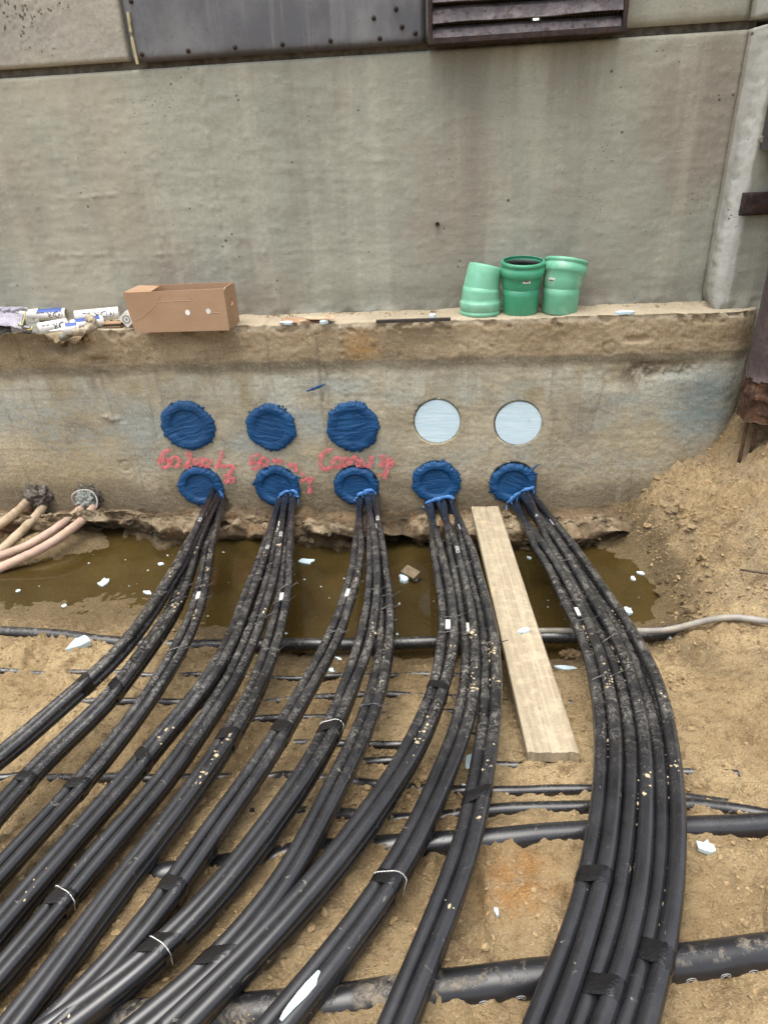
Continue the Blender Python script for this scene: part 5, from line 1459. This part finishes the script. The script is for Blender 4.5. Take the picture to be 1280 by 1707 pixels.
def sticker(f, ax, s0, ang, parent):
    p, d_ = ax(s0); V = []
    for z in (-.009, .009):
        for a_ in np.linspace(ang - .19, ang + .19, 6):
            V.append(p + [0, 0, z] + (R0 + .0085) * np.array([math.sin(a_), -math.cos(a_), 0]))
    mesh('sticker', np.array(V), grid_faces(2, 6), M_white, parent)
    V = []
    for z in (-.005, .001):
        for a_ in np.linspace(ang - .13, ang + .10, 6): V.append(p + [0, 0, z] + (R0 + .0092) * np.array([math.sin(a_), -math.cos(a_), 0]))
    mesh('sticker_print', np.array(V), grid_faces(2, 6), M_stk, parent)
M_stk = simple('brown_print', (.25, .12, .07), .6, .8, 200)
sticker(None, ax2, .150, .15, f2); sticker(None, ax3, .148, -.75, f3)

# ---- white sealant tubes
def cart(px0, px1, yoff, r, label, text=None, flip=True, band_=False, nozzle=False, zoff=0.0):
    a_, b_ = onZ(px0[0], px0[1], ZL + r + zoff), onZ(px1[0], px1[1], ZL + r + zoff)
    root = thing('sealant_tube', (a_ + b_) / 2 - [0, 0, r], label, 'tube', 'empty sealant tubes on the ledge')
    d_ = b_ - a_; L_ = np.linalg.norm(d_); t = d_ / L_
    s1 = np.cross(t, [0, 0, 1]); s1 /= np.linalg.norm(s1); n1_ = np.cross(s1, t)
    n_ = 28; V = []
    for s0, rr in ((0, r), (L_ * .985, r), (L_, r * 1.03), (L_, r * .9), (L_ * .25, r * .9), (L_ * .24, .001)):
        V += [a_ + t * s0 + rr * (math.cos(x) * s1 + math.sin(x) * n1_) for x in np.arange(n_) * 2 * math.pi / n_]
    V += [a_ + t * -.001 + .001 * (math.cos(x) * s1 + math.sin(x) * n1_) for x in np.arange(n_) * 2 * math.pi / n_]
    F = [(i * n_ + j, i * n_ + (j + 1) % n_, (i + 1) * n_ + (j + 1) % n_, (i + 1) * n_ + j) for i in range(5) for j in range(n_)] + [(6 * n_ + j, 6 * n_ + (j + 1) % n_, (j + 1) % n_, j) for j in range(n_)]
    mesh('tube_body', np.array(V), F, M_white, root)
    if band_:
        V = []
        for s0 in (L_ * .12, L_ * .9):
            V += [a_ + t * s0 + (r + .0008) * (math.cos(x) * s1 + math.sin(x) * n1_) for x in np.linspace(.2 * math.pi, .62 * math.pi, 12)] if True else []
        mesh('blue_band', np.array(V), grid_faces(2, 12), M_bluelab, root)
    vd = CAM - (a_ + b_) / 2; fn = vd - t * (vd @ t); fn /= np.linalg.norm(fn); fs = np.cross(fn, t)
    def wrapped(V, off, mat, nm, flip_):
        x, y = (V[:, 0], V[:, 1]) if not flip_ else (-V[:, 0], -V[:, 1])
        A_ = y / r
        up__ = np.cross(fn, t) if np.cross(fn, t)[2] > 0 else -np.cross(fn, t)
        tt = t if (np.cross(up__, fn) @ t) > 0 else -t
        W = (a_ + b_) / 2 + (x + off)[:, None] * tt + (r + .001) * (np.cos(A_)[:, None] * fn + np.sin(A_)[:, None] * up__)
        return W
    if text:
        V, F = text_geo(text, r * 1.5); W = wrapped(V, -L_ * .04, M_black, '', flip)
        tag(mesh('lettering', W, F, M_black, root, False), kind='stuff')
        th_ = np.linspace(0, 2 * math.pi, 25); ring = []
        for q in (r * .62, r * .56): ring += [(q * math.cos(x), q * math.sin(x), 0) for x in th_]
        W = wrapped(np.array(ring), L_ * .31, M_black, '', False); mesh('round_logo', W, grid_faces(2, 25), M_black, root, False)
        W = wrapped(np.array([(-.2 * r, -.35 * r, 0), (.25 * r, -.15 * r, 0), (.1 * r, .25 * r, 0)]), L_ * .31, M_black, '', False); mesh('logo_drop', W, [(0, 1, 2)], M_black, root, False)
    if nozzle:
        V = []
        for s0, rr in ((0, r * .95), (-.006, r * .9), (-.012, r * .35), (-.022, r * .28), (-.06, r * .12)):
            V += [a_ + t * s0 + rr * (math.cos(x) * s1 + math.sin(x) * n1_) for x in np.arange(n_) * 2 * math.pi / n_]
        mesh('nozzle', np.array(V), [(i * n_ + j, i * n_ + (j + 1) % n_, (i + 1) * n_ + (j + 1) % n_, (i + 1) * n_ + j) for i in range(4) for j in range(n_)], M_white, root)
    return root
cart((60, 526), (112, 523), 0, .028, 'white tube with a blue stripe, its open end showing, behind the gloves', 'DRILL', True, True)
cart((66, 548), (112, 540), 0, .026, 'white lettered tube lying in front of the blue striped tube', 'DRILL', True, False)
cart((120, 543), (172, 535), 0, .026, 'white tube with violet print under the crossed tube', None, True, True)
cart((126, 528), (199, 521), 0, .028, 'white lettered tube lying on top nearest the cardboard box', 'DRILL', True, False, zoff=.012)
cart((22, 530), (66, 524), 0, .029, 'white tube end sticking out from behind the grey glove', None, True, False)
cart((108, 549), (132, 546), 0, .024, 'short white tube with dark blue label and nozzle', None, True, True, True)
o_ = thing('carton_scrap', onZ(214, 545, ZL), 'tilted white carton with a round black logo beside the cardboard box', 'carton')
c = onZ(215, 546, ZL)
ca, sa = math.cos(-.7), math.sin(-.7); RR_ = np.array([[ca, 0, sa], [0, 1, 0], [-sa, 0, ca]])
MB().box(c + [0, .02, .038], .05, .05, .055, RR_).build('carton_body', M_white, o_)
V = [c + [0, -.0065, .038] + RR_ @ np.array([q * math.cos(x), 0, q * math.sin(x)]) for q in (.018, .015) for x in np.linspace(0, 2 * math.pi, 20)]
mesh('round_logo', np.array(V), grid_faces(2, 20), M_black, o_, False)
V = [c + [0, -.0065, .038] + RR_ @ np.array(q) for q in ((-.004, 0, -.006), (.006, 0, -.002), (.002, 0, .007))]
mesh('logo_drop', np.array(V), [(0, 1, 2)], M_black, o_, False)
o_ = thing('card_pack', onZ(188, 547, ZL), 'small pile of brown card strips under the top white tube', 'card')
for k in range(3):
    a_ = .05 * (k - 1); Rz = np.array([[math.cos(a_), -math.sin(a_), 0], [math.sin(a_), math.cos(a_), 0], [0, 0, 1]])
    MB().box(onZ(188, 546, ZL) + [0, .02, .004 + .007 * k], .085, .05, .005, Rz).build('card_strip', M_card if k != 1 else M_batten, o_)

# ---- gloves: folded flat cuffs and limp fingers
def sheet(name, corners, nu_, nv_, thick, amp, seed, mat, parent=None, curl=0.0, fr=18):
    c00, c10, c11, c01 = [np.array(q, float) for q in corners]
    U, W = np.meshgrid(np.linspace(0, 1, nu_), np.linspace(0, 1, nv_), indexing='ij')
    P = c00 + (c10 - c00) * U[..., None] + (c01 - c00) * W[..., None] + (c00 - c10 - c01 + c11) * (U * W)[..., None]
    nrm = np.cross(c10 - c00, c01 - c00); nrm /= np.linalg.norm(nrm)
    if nrm[2] < 0: nrm = -nrm
    bulge = np.sin(np.pi * U) ** .5 * np.sin(np.pi * W) ** .5
    h = amp * fbm(P[..., 0] * fr + seed, P[..., 1] * fr, P[..., 2] * fr, 3) + curl * np.sin(W * 5 + U * 2 + seed)
    top = P + nrm * (thick * bulge + h)[..., None]; bot = P + nrm * (-thick * .25 * bulge + h * .6 - .002)[..., None]
    V = np.vstack([top.reshape(-1, 3), bot.reshape(-1, 3)]); m_ = nu_ * nv_
    g_ = grid_faces(nu_, nv_); F = [list(q) for q in g_] + [[i + m_ for i in q][::-1] for q in g_]
    for i in range(nu_ - 1):
        for j in (0, nv_ - 1): F.append([i * nv_ + j, (i + 1) * nv_ + j, m_ + (i + 1) * nv_ + j, m_ + i * nv_ + j])
    for j in range(nv_ - 1):
        for i in (0, nu_ - 1): F.append([i * nv_ + j, i * nv_ + j + 1, m_ + i * nv_ + j + 1, m_ + i * nv_ + j])
    return mesh(name, V, F, mat, parent)
gl = thing('work_glove', onZ(20, 548, ZL), 'crumpled lavender grey work glove with yellow edged cuff lying on top', 'glove', 'work gloves at the left end of the ledge')
zt = .062
sheet('glove_hand', [onZ(-40, 522, ZL + zt), onZ(42, 520, ZL + zt), onZ(36, 544, ZL + zt - .01), onZ(-40, 540, ZL + zt)], 30, 24, .02, .012, 3.0, M_glove, gl, .006)
P = resample(spline(np.array([onZ(43, 519, ZL + zt + .006), onZ(42, 527, ZL + zt), onZ(39, 537, ZL + zt - .008), onZ(36, 543, ZL + zt - .01), onZ(30, 541, ZL + zt)]), 8), .005)
MB().tube(P, .0035, 8).build('cuff_hem', M_yellow, gl, True)
for k in range(3):
    c0 = onZ(-10 + k * 14, 519, ZL + zt + .012)
    MB().tube(resample(spline(np.array([c0, c0 + [.03, .03, .006], c0 + [.055, .05, -.004]]), 6), .006), .010, 10).build('finger', M_glove, gl, True)
g2 = thing('work_glove', onZ(40, 556, ZL), 'dark grey coated work glove folded underneath with open cuff', 'glove', 'work gloves at the left end of the ledge')
sheet('glove_hand', [onZ(-50, 562, ZL + .004), onZ(70, 556, ZL + .004), onZ(66, 532, ZL + .05), onZ(-50, 530, ZL + .05)], 34, 24, .02, .018, 6.0, M_glovedark, g2, .006)
sheet('cuff', [onZ(22, 556, ZL + .012), onZ(54, 550, ZL + .02), onZ(50, 546, ZL + .036), onZ(18, 544, ZL + .05)], 20, 16, .012, .006, 9.0, M_glove, g2, .004)
P = resample(spline(np.array([onZ(24, 556, ZL + .016), onZ(38, 551, ZL + .022), onZ(52, 549, ZL + .03), onZ(54, 545, ZL + .036)]), 8), .005)
MB().tube(P, .003, 8).build('cuff_hem', M_yellow, g2, True)
# cap of olive rubber on the broken edge, and a curl of film
c = onZ(113, 559, ZL - .01)
th = np.arange(26) * 2 * math.pi / 26; V = []
ax_ = np.array([.9, .35, .25]); ax_ /= np.linalg.norm(ax_); s1 = np.cross(ax_, [0, 0, 1]); s1 /= np.linalg.norm(s1); s2 = np.cross(s1, ax_)
for s0, r in ((-.035, .020), (-.036, .023), (-.02, .022), (.03, .016), (.045, .012), (.045, .001)) : V += [c + ax_ * s0 + r * (math.cos(t) * s1 * 1.1 + math.sin(t) * s2 * .75) for t in th]
for s0, r in ((-.035, .020), (.0, .017), (.0, .001)): V += [c + ax_ * s0 + r * (math.cos(t) * s1 * 1.1 + math.sin(t) * s2 * .75) for t in th]
F = [(i * 26 + j, i * 26 + (j + 1) % 26, (i + 1) * 26 + (j + 1) % 26, (i + 1) * 26 + j) for i in (0, 1, 2, 3, 4, 6, 7) for j in range(26)]
o = mesh('rubber_sleeve', np.array(V), F, M_olive); tag(o, 'small grey olive rubber sleeve lying in the broken notch of the ledge', 'sleeve'); recentre(o)
P = resample(spline(np.array([onZ(118, 545, ZL + .015), onZ(128, 553, ZL + .012), onZ(142, 551, ZL + .012), onZ(154, 543, ZL + .025), onZ(154, 533, ZL + .05), onZ(148, 531, ZL + .052)]), 8), .005)
v, f = tube_geo(P, .017 * (1 + .5 * fbm(np.arange(len(P)) * .2, 1, 1, 2)), 14)
v = v + .007 * np.stack([fbm(v[:, 0] * 50 + s0, v[:, 1] * 50, v[:, 2] * 50, 3) for s0 in (0, 9, 18)], 1)
o = mesh('plastic_film', v, f, M_film); tag(o, 'crumpled beige plastic film draped over the white tubes', 'plastic film'); recentre(o)

# ---- scraps on the ledge
def scrap(name, u, v, wpx, hpx, thick, mat, label, cat, rotz=0.0, surf='ledge', tilt=0.0, seed=0, group=None, z=None):
    """an irregular broken piece: ragged outline with thickness"""
    if surf == 'ledge': c = onZ(u, v, ZL + thick * .5)
    elif surf == 'water': c = onZ(u, v, .003)
    elif surf == 'z': c = onZ(u, v, z)
    else:
        c = onG(u, v, .0); c[2] = float(ground(c[None, 0], c[None, 1])[0]) + thick * .5
    dep = float((c - CAM) @ AX[:, 2]); s = dep / FOC
    el = abs(ray(u, v)[2]) / np.linalg.norm(ray(u, v))
    sx, sy = wpx * s * .5, hpx * s * .5 / max(el, .35)
    rs = np.random.default_rng(seed + int(u * 7 + v)); n_ = 11
    th = np.sort(np.arange(n_) * 2 * math.pi / n_ + rs.uniform(-.2, .2, n_)); rr = rs.uniform(.5, 1.15, n_)
    ca, sa = math.cos(rotz), math.sin(rotz)
    V = []
    for lv, k in ((-.5, .94), (.35, 1.0), (.5, .9)):
        for t, r in zip(th, rr):
            x, y = sx * r * math.cos(t) * k, sy * r * math.sin(t) * k
            x, y = x * ca - y * sa, x * sa + y * ca
            V.append(c + [x, y, lv * thick + tilt * x + rs.uniform(-.06, .06) * thick])
    F = [tuple(range(n_))[::-1], tuple(range(2 * n_, 3 * n_))] + [(k * n_ + i, k * n_ + (i + 1) % n_, (k + 1) * n_ + (i + 1) % n_, (k + 1) * n_ + i) for k in (0, 1) for i in range(n_)]
    o = mesh(name, np.array(V), F, mat, None, False)
    tag(o, label, cat, group); recentre(o); return o
FG = 'pale blue foam scraps'
scrap('foam_scrap', 1043, 521, 40, 6, .012, M_foam, 'flat pale blue foam strip on the ledge right of the green pipes', 'foam scrap', group=FG)
scrap('foam_scrap', 720, 527, 14, 5, .018, M_foam, 'small foam block on the ledge left of the green pipes', 'foam scrap', group=FG)
scrap('foam_scrap', 479, 538, 27, 5, .012, M_foam, 'pale blue foam piece in front of the torn cardboard on the ledge', 'foam scrap', group=FG)
scrap('foam_scrap', 540, 536, 15, 6, .014, M_foam, 'small foam piece at the right end of the torn cardboard', 'foam scrap', group=FG)
cd = thing('torn_cardboard', onZ(512, 534, ZL), 'torn flat cardboard pieces lying on the ledge right of the box', 'cardboard')
sheet('card_piece', [onZ(466, 540, ZL + .004), onZ(548, 536, ZL + .004), onZ(552, 529, ZL + .012), onZ(470, 530, ZL + .01)], 18, 8, .002, .006, 2.0, M_card, cd, .004)
sheet('card_piece', [onZ(496, 541, ZL + .012), onZ(522, 539, ZL + .010), onZ(514, 533, ZL + .03), onZ(500, 533, ZL + .03)], 10, 8, .002, .003, 4.0, M_cardlight, cd, .002)
sheet('card_piece', [onZ(505, 531, ZL + .02), onZ(556, 534, ZL + .014), onZ(557, 526, ZL + .018), onZ(512, 527, ZL + .02)], 14, 8, .002, .005, 6.0, M_cardlight, cd, .004)
a, b = onZ(627, 536, ZL + .006), onZ(751, 532, ZL + .006); mid = (a + b) / 2; dd = b - a; L_ = np.linalg.norm(dd); an = math.atan2(dd[1], dd[0])
Rz = np.array([[math.cos(an), -math.sin(an), 0], [math.sin(an), math.cos(an), 0], [0, 0, 1]])
o = MB().box(mid, L_, .022, .012, Rz).build('dark_batten', M_batten); tag(o, 'thin dark brown batten lying on the middle of the ledge', 'batten'); recentre(o)

# ================================================================== SCRAPS ON SOIL AND WATER
L = [(135, 1083, 31, 24, .025, 'ground', 'large pale foam chunk on the sand just below the long black pipe at the left'),
     (512, 935, 36, 9, .008, 'water', 'white foam sliver floating between the second and third cable groups'),
     (175, 971, 20, 11, .014, 'water', 'white foam scrap floating on the left part of the water'),
     (246, 988, 18, 5, .008, 'water', 'thin foam shred floating left of the first cable group'),
     (447, 1143, 15, 19, .02, 'ground', 'foam scrap on the sand right of the second cable group'),
     (943, 1119, 44, 8, .01, 'ground', 'long pale blue foam sliver on the wet sand right of the plank'),
     (1172, 1423, 32, 22, .012, 'ground', 'foam piece on the sand right of the rightmost cables, in the lower right'),
     (781, 1279, 13, 28, .012, 'ground', 'foam strip standing out between the last cables of the fourth group'),
     (773, 1316, 12, 14, .012, 'ground', 'small foam bit below the foam strip between cables of the fourth group'),
     (827, 1532, 8, 14, .008, 'ground', 'small white shred on the brown soil near the bottom'),
     (552, 1118, 14, 9, .008, 'ground', 'small white shred on the sand right of the third left strand'),
     (566, 1102, 18, 4, .006, 'ground', 'narrow white shred below the long pipe in the middle'),
     (1068, 955, 13, 7, .008, 'water', 'small foam bit floating at the right end of the water'),
     (1054, 964, 11, 8, .01, 'water', 'yellowish foam crumb at the right end of the water'),
     (1022, 1017, 13, 7, .012, 'z', 'left of two foam bits on the wet sand right of the last cables'),
     (1047, 1018, 13, 12, .014, 'z', 'right of two foam bits on the wet sand right of the last cables'),
     (881, 930, 9, 5, .008, 'water', 'tiny foam bit floating between the plank and the last cables'),
     (107, 1010, 12, 5, .006, 'ground', 'tiny foam bit at the sandy edge of the water at the left'),
     (1107, 1068, 8, 16, .01, 'ground', 'small white shred under the end of the long black pipe'),
     (268, 940, 12, 5, .005, 'water', 'tiny white shred floating beside the first cable group'),
     (30, 985, 10, 4, .005, 'water', 'tiny white shred floating at the far left')]
for k, (u, v, w_, h_, th_, sf, lab) in enumerate(L):
    scrap('foam_scrap', u, v, w_, h_, th_, M_foamdirty if 'yellowish' in lab else M_foam, lab, 'foam scrap', random.uniform(-.4, .4), sf, random.uniform(-.15, .15), k, FG, z=.012)
pkz = pk.matrix_world
c = onF(872, 1058, lambda X, Y: a[2] * 0 + np.interp(-Y, [-.0, .03, 1.9], [0, 0, 0]) + 0)  # placeholder ray, replaced below
def on_plank(u, v):
    d_ = ray(u, v); p0 = np.array(pkz.translation); t_ = ((p0 - CAM) @ up_) / (d_ @ up_); return CAM + d_ * t_ + up_ * (TH_ / 2 + .003)
c = on_plank(872, 1059)
n_ = 8; V = []
for lv in (-.003, .004):
    for t in np.arange(n_) * 2 * math.pi / n_: V.append(c + sx_ * .021 * math.cos(t) * (1 + .3 * math.sin(3 * t)) + d * .012 * math.sin(t) - d * .3 * .021 * math.cos(t) * -1 + up_ * lv)
o = mesh('foam_scrap', np.array(V), [tuple(range(n_))[::-1], tuple(range(n_, 2 * n_))] + [(i, (i + 1) % n_, n_ + (i + 1) % n_, n_ + i) for i in range(n_)], M_foam, None, False)
tag(o, 'small foam scrap lying on the wooden plank', 'foam scrap', FG); recentre(o)
# foam scrap on the fourth strand near the bottom
RC = STR['4b']['r']; P = STR['4b']['ctr'][0]; j = near_idx(P, 497, 1665); T_, S_, N_ = frames(P); V = []
n_ = 12
for lv in (.0006, .004):
    for t in np.arange(n_) * 2 * math.pi / n_:
        q = P[j] + T_[j] * .045 * math.cos(t) * (1 + .15 * math.sin(4 * t)); aa = .5 + .5 * math.sin(t) * (1 + .2 * math.cos(3 * t))
        V.append(q + (RC + lv) * (math.cos(aa + .75) * S_[j] * (1) + math.sin(aa + .75) * N_[j]))
o = mesh('foam_scrap', np.array(V), [tuple(range(n_))[::-1], tuple(range(n_, 2 * n_))] + [(i, (i + 1) % n_, n_ + (i + 1) % n_, n_ + i) for i in range(n_)], M_foam, None, False)
tag(o, 'white foam flake stuck on the black cable at the bottom of the photo', 'foam scrap', FG); recentre(o)
# muddy block with foam in the water
c = onZ(685, 955, .03)
an = -.75; Rz = np.array([[math.cos(an), -math.sin(an), 0], [math.sin(an), math.cos(an), 0], [0, 0, 1]]) @ np.array([[1, 0, 0], [0, math.cos(.35), -math.sin(.35)], [0, math.sin(.35), math.cos(.35)]])
o = MB().box(c, .082, .045, .02, Rz).build('wood_block', M_block); tag(o, 'muddy wood block floating between the third and fourth cable groups', 'wood block'); recentre(o)
scrap('foam_scrap', 674, 965, 22, 18, .03, M_foam, 'blue stained foam chunk left under the floating wood block', 'foam scrap', .3, 'water', .2, 77, FG)
scrap('foam_scrap', 692, 964, 18, 12, .022, M_foam, 'white foam chunk right under the floating wood block', 'foam scrap', -.3, 'water', .2, 78, FG)
lump('soil_clod', onZ(952, 1091, .01), .035, .02, .018, M_soilcrumb, 'yellow soil clod on the wet sand below the long pipe', 'clod', 1.5, .8, 4, n=14)
# stick on the bank, twigs at the wall
P = resample(spline(np.array([onG(1222, 948, .008), onG(1250, 952, .012), onG(1285, 957, .008), onG(1330, 962, .006)]), 6), .01)
o = MB().tube(P, .004, 6).build('stick', M_twig, None, True); tag(o, 'thin dark stick lying on the sandy bank at the right edge', 'stick'); recentre(o)
for pts, lab in (([(322, 850, -.03), (326, 862, -.05), (323, 870, -.06)], 'short black wire poking out left of the first cables'),
                 ([(631, 880, -.14), (648, 862, -.1), (666, 838, -.05)], 'thin twig leaning up on the earth between the third and fourth seals'),
                 ([(637, 873, -.12), (658, 868, -.14), (681, 858, -.13)], 'thin twig lying on the earth left of the fourth seal'),
                 ([(772, 893, -.2), (783, 888, -.16), (790, 878, -.1)], 'bent wire end beside the top of the plank'),
                 ([(908, 888, -.1), (918, 862, -.06), (919, 846, -.03)], 'upright dry twig right of the rightmost seal'),
                 ([(708, 1038, -.75), (720, 1048, -.72), (733, 1058, -.68)], 'lower stiff wire end sticking out of the fourth cable group'),
                 ([(718, 1024, -.75), (728, 1032, -.72), (736, 1042, -.7)], 'upper stiff wire end sticking out of the fourth cable group')):
    P = resample(spline(np.array([onY(u, v, y) for u, v, y in pts]), 8), .006)
    o = MB().tube(P, np.linspace(.0024, .0012, len(P)), 6).build('twig' if 'twig' in lab else 'wire_end', M_twig, None, True); tag(o, lab, 'twig' if 'twig' in lab else 'wire'); recentre(o)

# ================================================================== CRUMBS (stuff)
def crumbs(name, pos, size, mat, seed):
    rs = np.random.default_rng(seed); n_ = len(pos)
    base = np.array([(1, 0, 0), (-1, 0, 0), (0, 1, 0), (0, -1, 0), (0, 0, 1), (0, 0, -1)], float)
    Fb = np.array([(0, 2, 4), (2, 1, 4), (1, 3, 4), (3, 0, 4), (2, 0, 5), (1, 2, 5), (3, 1, 5), (0, 3, 5)])
    # one subdivision for a rounder, still cheap clod
    vs_, fs_, mp = [tuple(q) for q in base], [], {}
    def mid_(i, j):
        k = (min(i, j), max(i, j))
        if k not in mp:
            q = (np.array(vs_[i]) + np.array(vs_[j])) / 2; vs_.append(tuple(q / np.linalg.norm(q))); mp[k] = len(vs_) - 1
        return mp[k]
    for x, y, z in Fb:
        p, q, r = mid_(x, y), mid_(y, z), mid_(z, x); fs_ += [(x, p, r), (p, y, q), (r, q, z), (p, q, r)]
    B = np.array(vs_); Fb = np.array(fs_); k = len(B)
    J = 1 + rs.uniform(-.38, .38, (n_, k, 1))
    sc = size[:, None, None] * np.stack([rs.uniform(.6, 1.5, n_), rs.uniform(.6, 1.3, n_), rs.uniform(.4, .8, n_)], 1)[:, None, :]
    an = rs.uniform(0, 2 * math.pi, n_); c_, s0 = np.cos(an), np.sin(an)
    Q = B[None] * J * sc
    Q = np.stack([Q[..., 0] * c_[:, None] - Q[..., 1] * s0[:, None], Q[..., 0] * s0[:, None] + Q[..., 1] * c_[:, None], Q[..., 2]], -1) + pos[:, None]
    F = (Fb[None] + (np.arange(n_) * k)[:, None, None]).reshape(-1, 3)
    o = mesh(name, Q.reshape(-1, 3), F, mat, None, False); o['kind'] = 'stuff'; return o
# on the cables: clots caught in the gap between the two upper cables, a few on top
pos, size = [], []
for key, S in STR.items():
    A_, B_ = S['ctr'][0], S['ctr'][1]; RC = S['r']
    T_, S_, N_ = frames(A_)
    y = A_[:, 1]
    w_ = smooth(-.5, -1.0, y) * (1 - .8 * smooth(-1.8, -2.2, y)) * np.clip(.15 + fbm(np.arange(len(A_)) * .05, sum(map(ord, key)), 2, 3), 0, 1) ** 1.5
    if w_.sum() <= 0: continue
    for i in rng.choice(len(A_), 9, p=w_ / w_.sum()):
        gap = rng.random() < .7
        for _ in range(int(rng.integers(2, 16))):
            i2 = min(len(A_) - 1, max(0, i + int(rng.normal(0, 2.8))))
            s0 = min(.0055, abs(rng.normal(.0003, .0017)) + .0006)
            if gap:
                k2 = int(np.argmin(np.linalg.norm(B_ - A_[i2], axis=1)))
                vv = CAM - A_[i2]; vv /= np.linalg.norm(vv)
                if np.linalg.norm(A_[i2] - B_[k2]) > 2.25 * RC: continue
                pos.append((A_[i2] + B_[k2]) / 2 + vv * RC * rng.uniform(.1, .35) + rng.normal(0, .0010, 3))
            else:
                an = math.pi / 2 + rng.normal(0, .4)
                pos.append(A_[i2] + (RC + s0 * .1) * (math.cos(an) * S_[i2] + math.sin(an) * N_[i2]))
            size.append(s0)
crumbs('soil_crumbs', np.array(pos), np.array(size), M_crumb, 3)
# on the ground in view
N_ = 30000
X = rng.uniform(-2.1, 1.45, N_); Y = rng.uniform(-2.6, -.2, N_)
gb = gbase(X, Y); keep = gb > .02
cl_ = fbm(X * 3, Y * 3, 4.4, 3); keep &= cl_ > rng.uniform(-.7, .5, N_)
X, Y = X[keep], Y[keep]
sz = np.clip(np.abs(rng.normal(.0, .0021, len(X))) + .0008 + .004 * (rng.random(len(X)) > .985), 0, .009)
bank_ = (X > .85) & (Y > -1.1)
sz = np.where(bank_, sz * 1.3, sz)
crumbs('soil_clods', np.stack([X, Y, ground(X, Y) + sz * .15], 1), sz, M_soilcrumb, 4)
# drift of crumbs caught between the fourth and fifth cable groups
pp_ = []
for u, v, su, sv, n_ in ((640, 1300, 40, 35, 500), (700, 1330, 30, 30, 350), (780, 1310, 6, 25, 120), (560, 1330, 14, 30, 200), (1095, 1180, 25, 15, 100), (1110, 1080, 30, 12, 300), (900, 1300, 50, 20, 150)):
    for _ in range(n_): pp_.append((rng.normal(u, su), rng.normal(v, sv)))
Q = np.array([onZ(u, v, .30) for u, v in pp_]); Q[:, 2] = ground(Q[:, 0], Q[:, 1])
sz = np.clip(np.abs(rng.normal(.0, .0026, len(Q))) + .001, 0, .008)
crumbs('soil_clods', Q + np.c_[np.zeros(len(Q)), np.zeros(len(Q)), sz * .2], sz, M_soilcrumb, 5)
# rubble on the ledge foot and mud speckle on the wall's lower left
N_ = 420
X = rng.uniform(-2.1, 1.3, N_); Y = .235 - np.abs(rng.normal(0, .05, N_)) ; sz = np.clip(np.abs(rng.normal(0, .003, N_)) + .001, 0, .009)
crumbs('ledge_grit', np.stack([X, Y, np.full(N_, 1.012)], 1), sz, M_soilcrumb, 6)
N_ = 1500
X = -1.95 + rng.normal(0, .28, N_); Z = .26 + np.abs(rng.normal(0, .16, N_)); ok = (X > -2.3) & (X < -1.3); X, Z = X[ok], Z[ok]
crumbs('mud_splash', np.stack([X, np.full(len(X), .018), Z], 1), np.clip(np.abs(rng.normal(0, .003, len(X))) + .001, 0, .007), M_crumb, 8)
# white specks on the water
N_ = 70
X = rng.uniform(-1.9, .8, N_); Y = rng.uniform(-.95, -.3, N_); ok = gbase(X, Y) < -.01
crumbs('foam_specks', np.stack([X[ok], Y[ok], np.full(ok.sum(), .001)], 1), np.abs(rng.normal(0, .0022, ok.sum())) + .001, M_foam, 9)

# broken lumps lying on the earth bank under the wall, and clods on the bank at the right
pick = rng.choice(len(BANK), 1400)
ok = (BFR[pick] > .10) & (BFR[pick] < .62)
bp_ = BANK[pick][ok]; bp_ = bp_[(bp_[:, 0] > -2.2) & (bp_[:, 2] > .0)]
crumbs('bank_rubble', bp_, np.clip(np.abs(rng.normal(0, .008, len(bp_))) + .002, 0, .024), M_clay, 11)
N_ = 1300
X = rng.uniform(.75, 1.5, N_); Y = rng.uniform(-1.15, .02, N_); ok = (gbase(X, Y) > .03); X, Y = X[ok], Y[ok]
sz = np.clip(np.abs(rng.normal(0, .0032, len(X))) + .001 + .010 * (rng.random(len(X)) > .985), 0, .018)
crumbs('bank_clods', np.stack([X, Y, ground(X, Y) + sz * .1], 1), sz, M_soilcrumb, 12)

# bigger clods broken off the cut edge of the bank
pc = []
edge_px = np.array([(1088, 812), (1118, 850), (1145, 895), (1172, 945), (1188, 1000), (1150, 1040), (1110, 985), (1090, 905)], float)
for _ in range(130):
    a0 = rng.integers(0, len(edge_px) - 1); t0 = rng.random()
    uv = edge_px[a0] * (1 - t0) + edge_px[a0 + 1] * t0 + rng.normal(0, 9, 2)
    pc.append(onG(uv[0], uv[1]))
pc = np.array(pc); sz = np.clip(np.abs(rng.normal(0, .010, len(pc))) + .004, 0, .03)
pc[:, 2] = ground(pc[:, 0], pc[:, 1]) - sz * .1
crumbs('bank_clods', pc, sz, M_sand, 14)
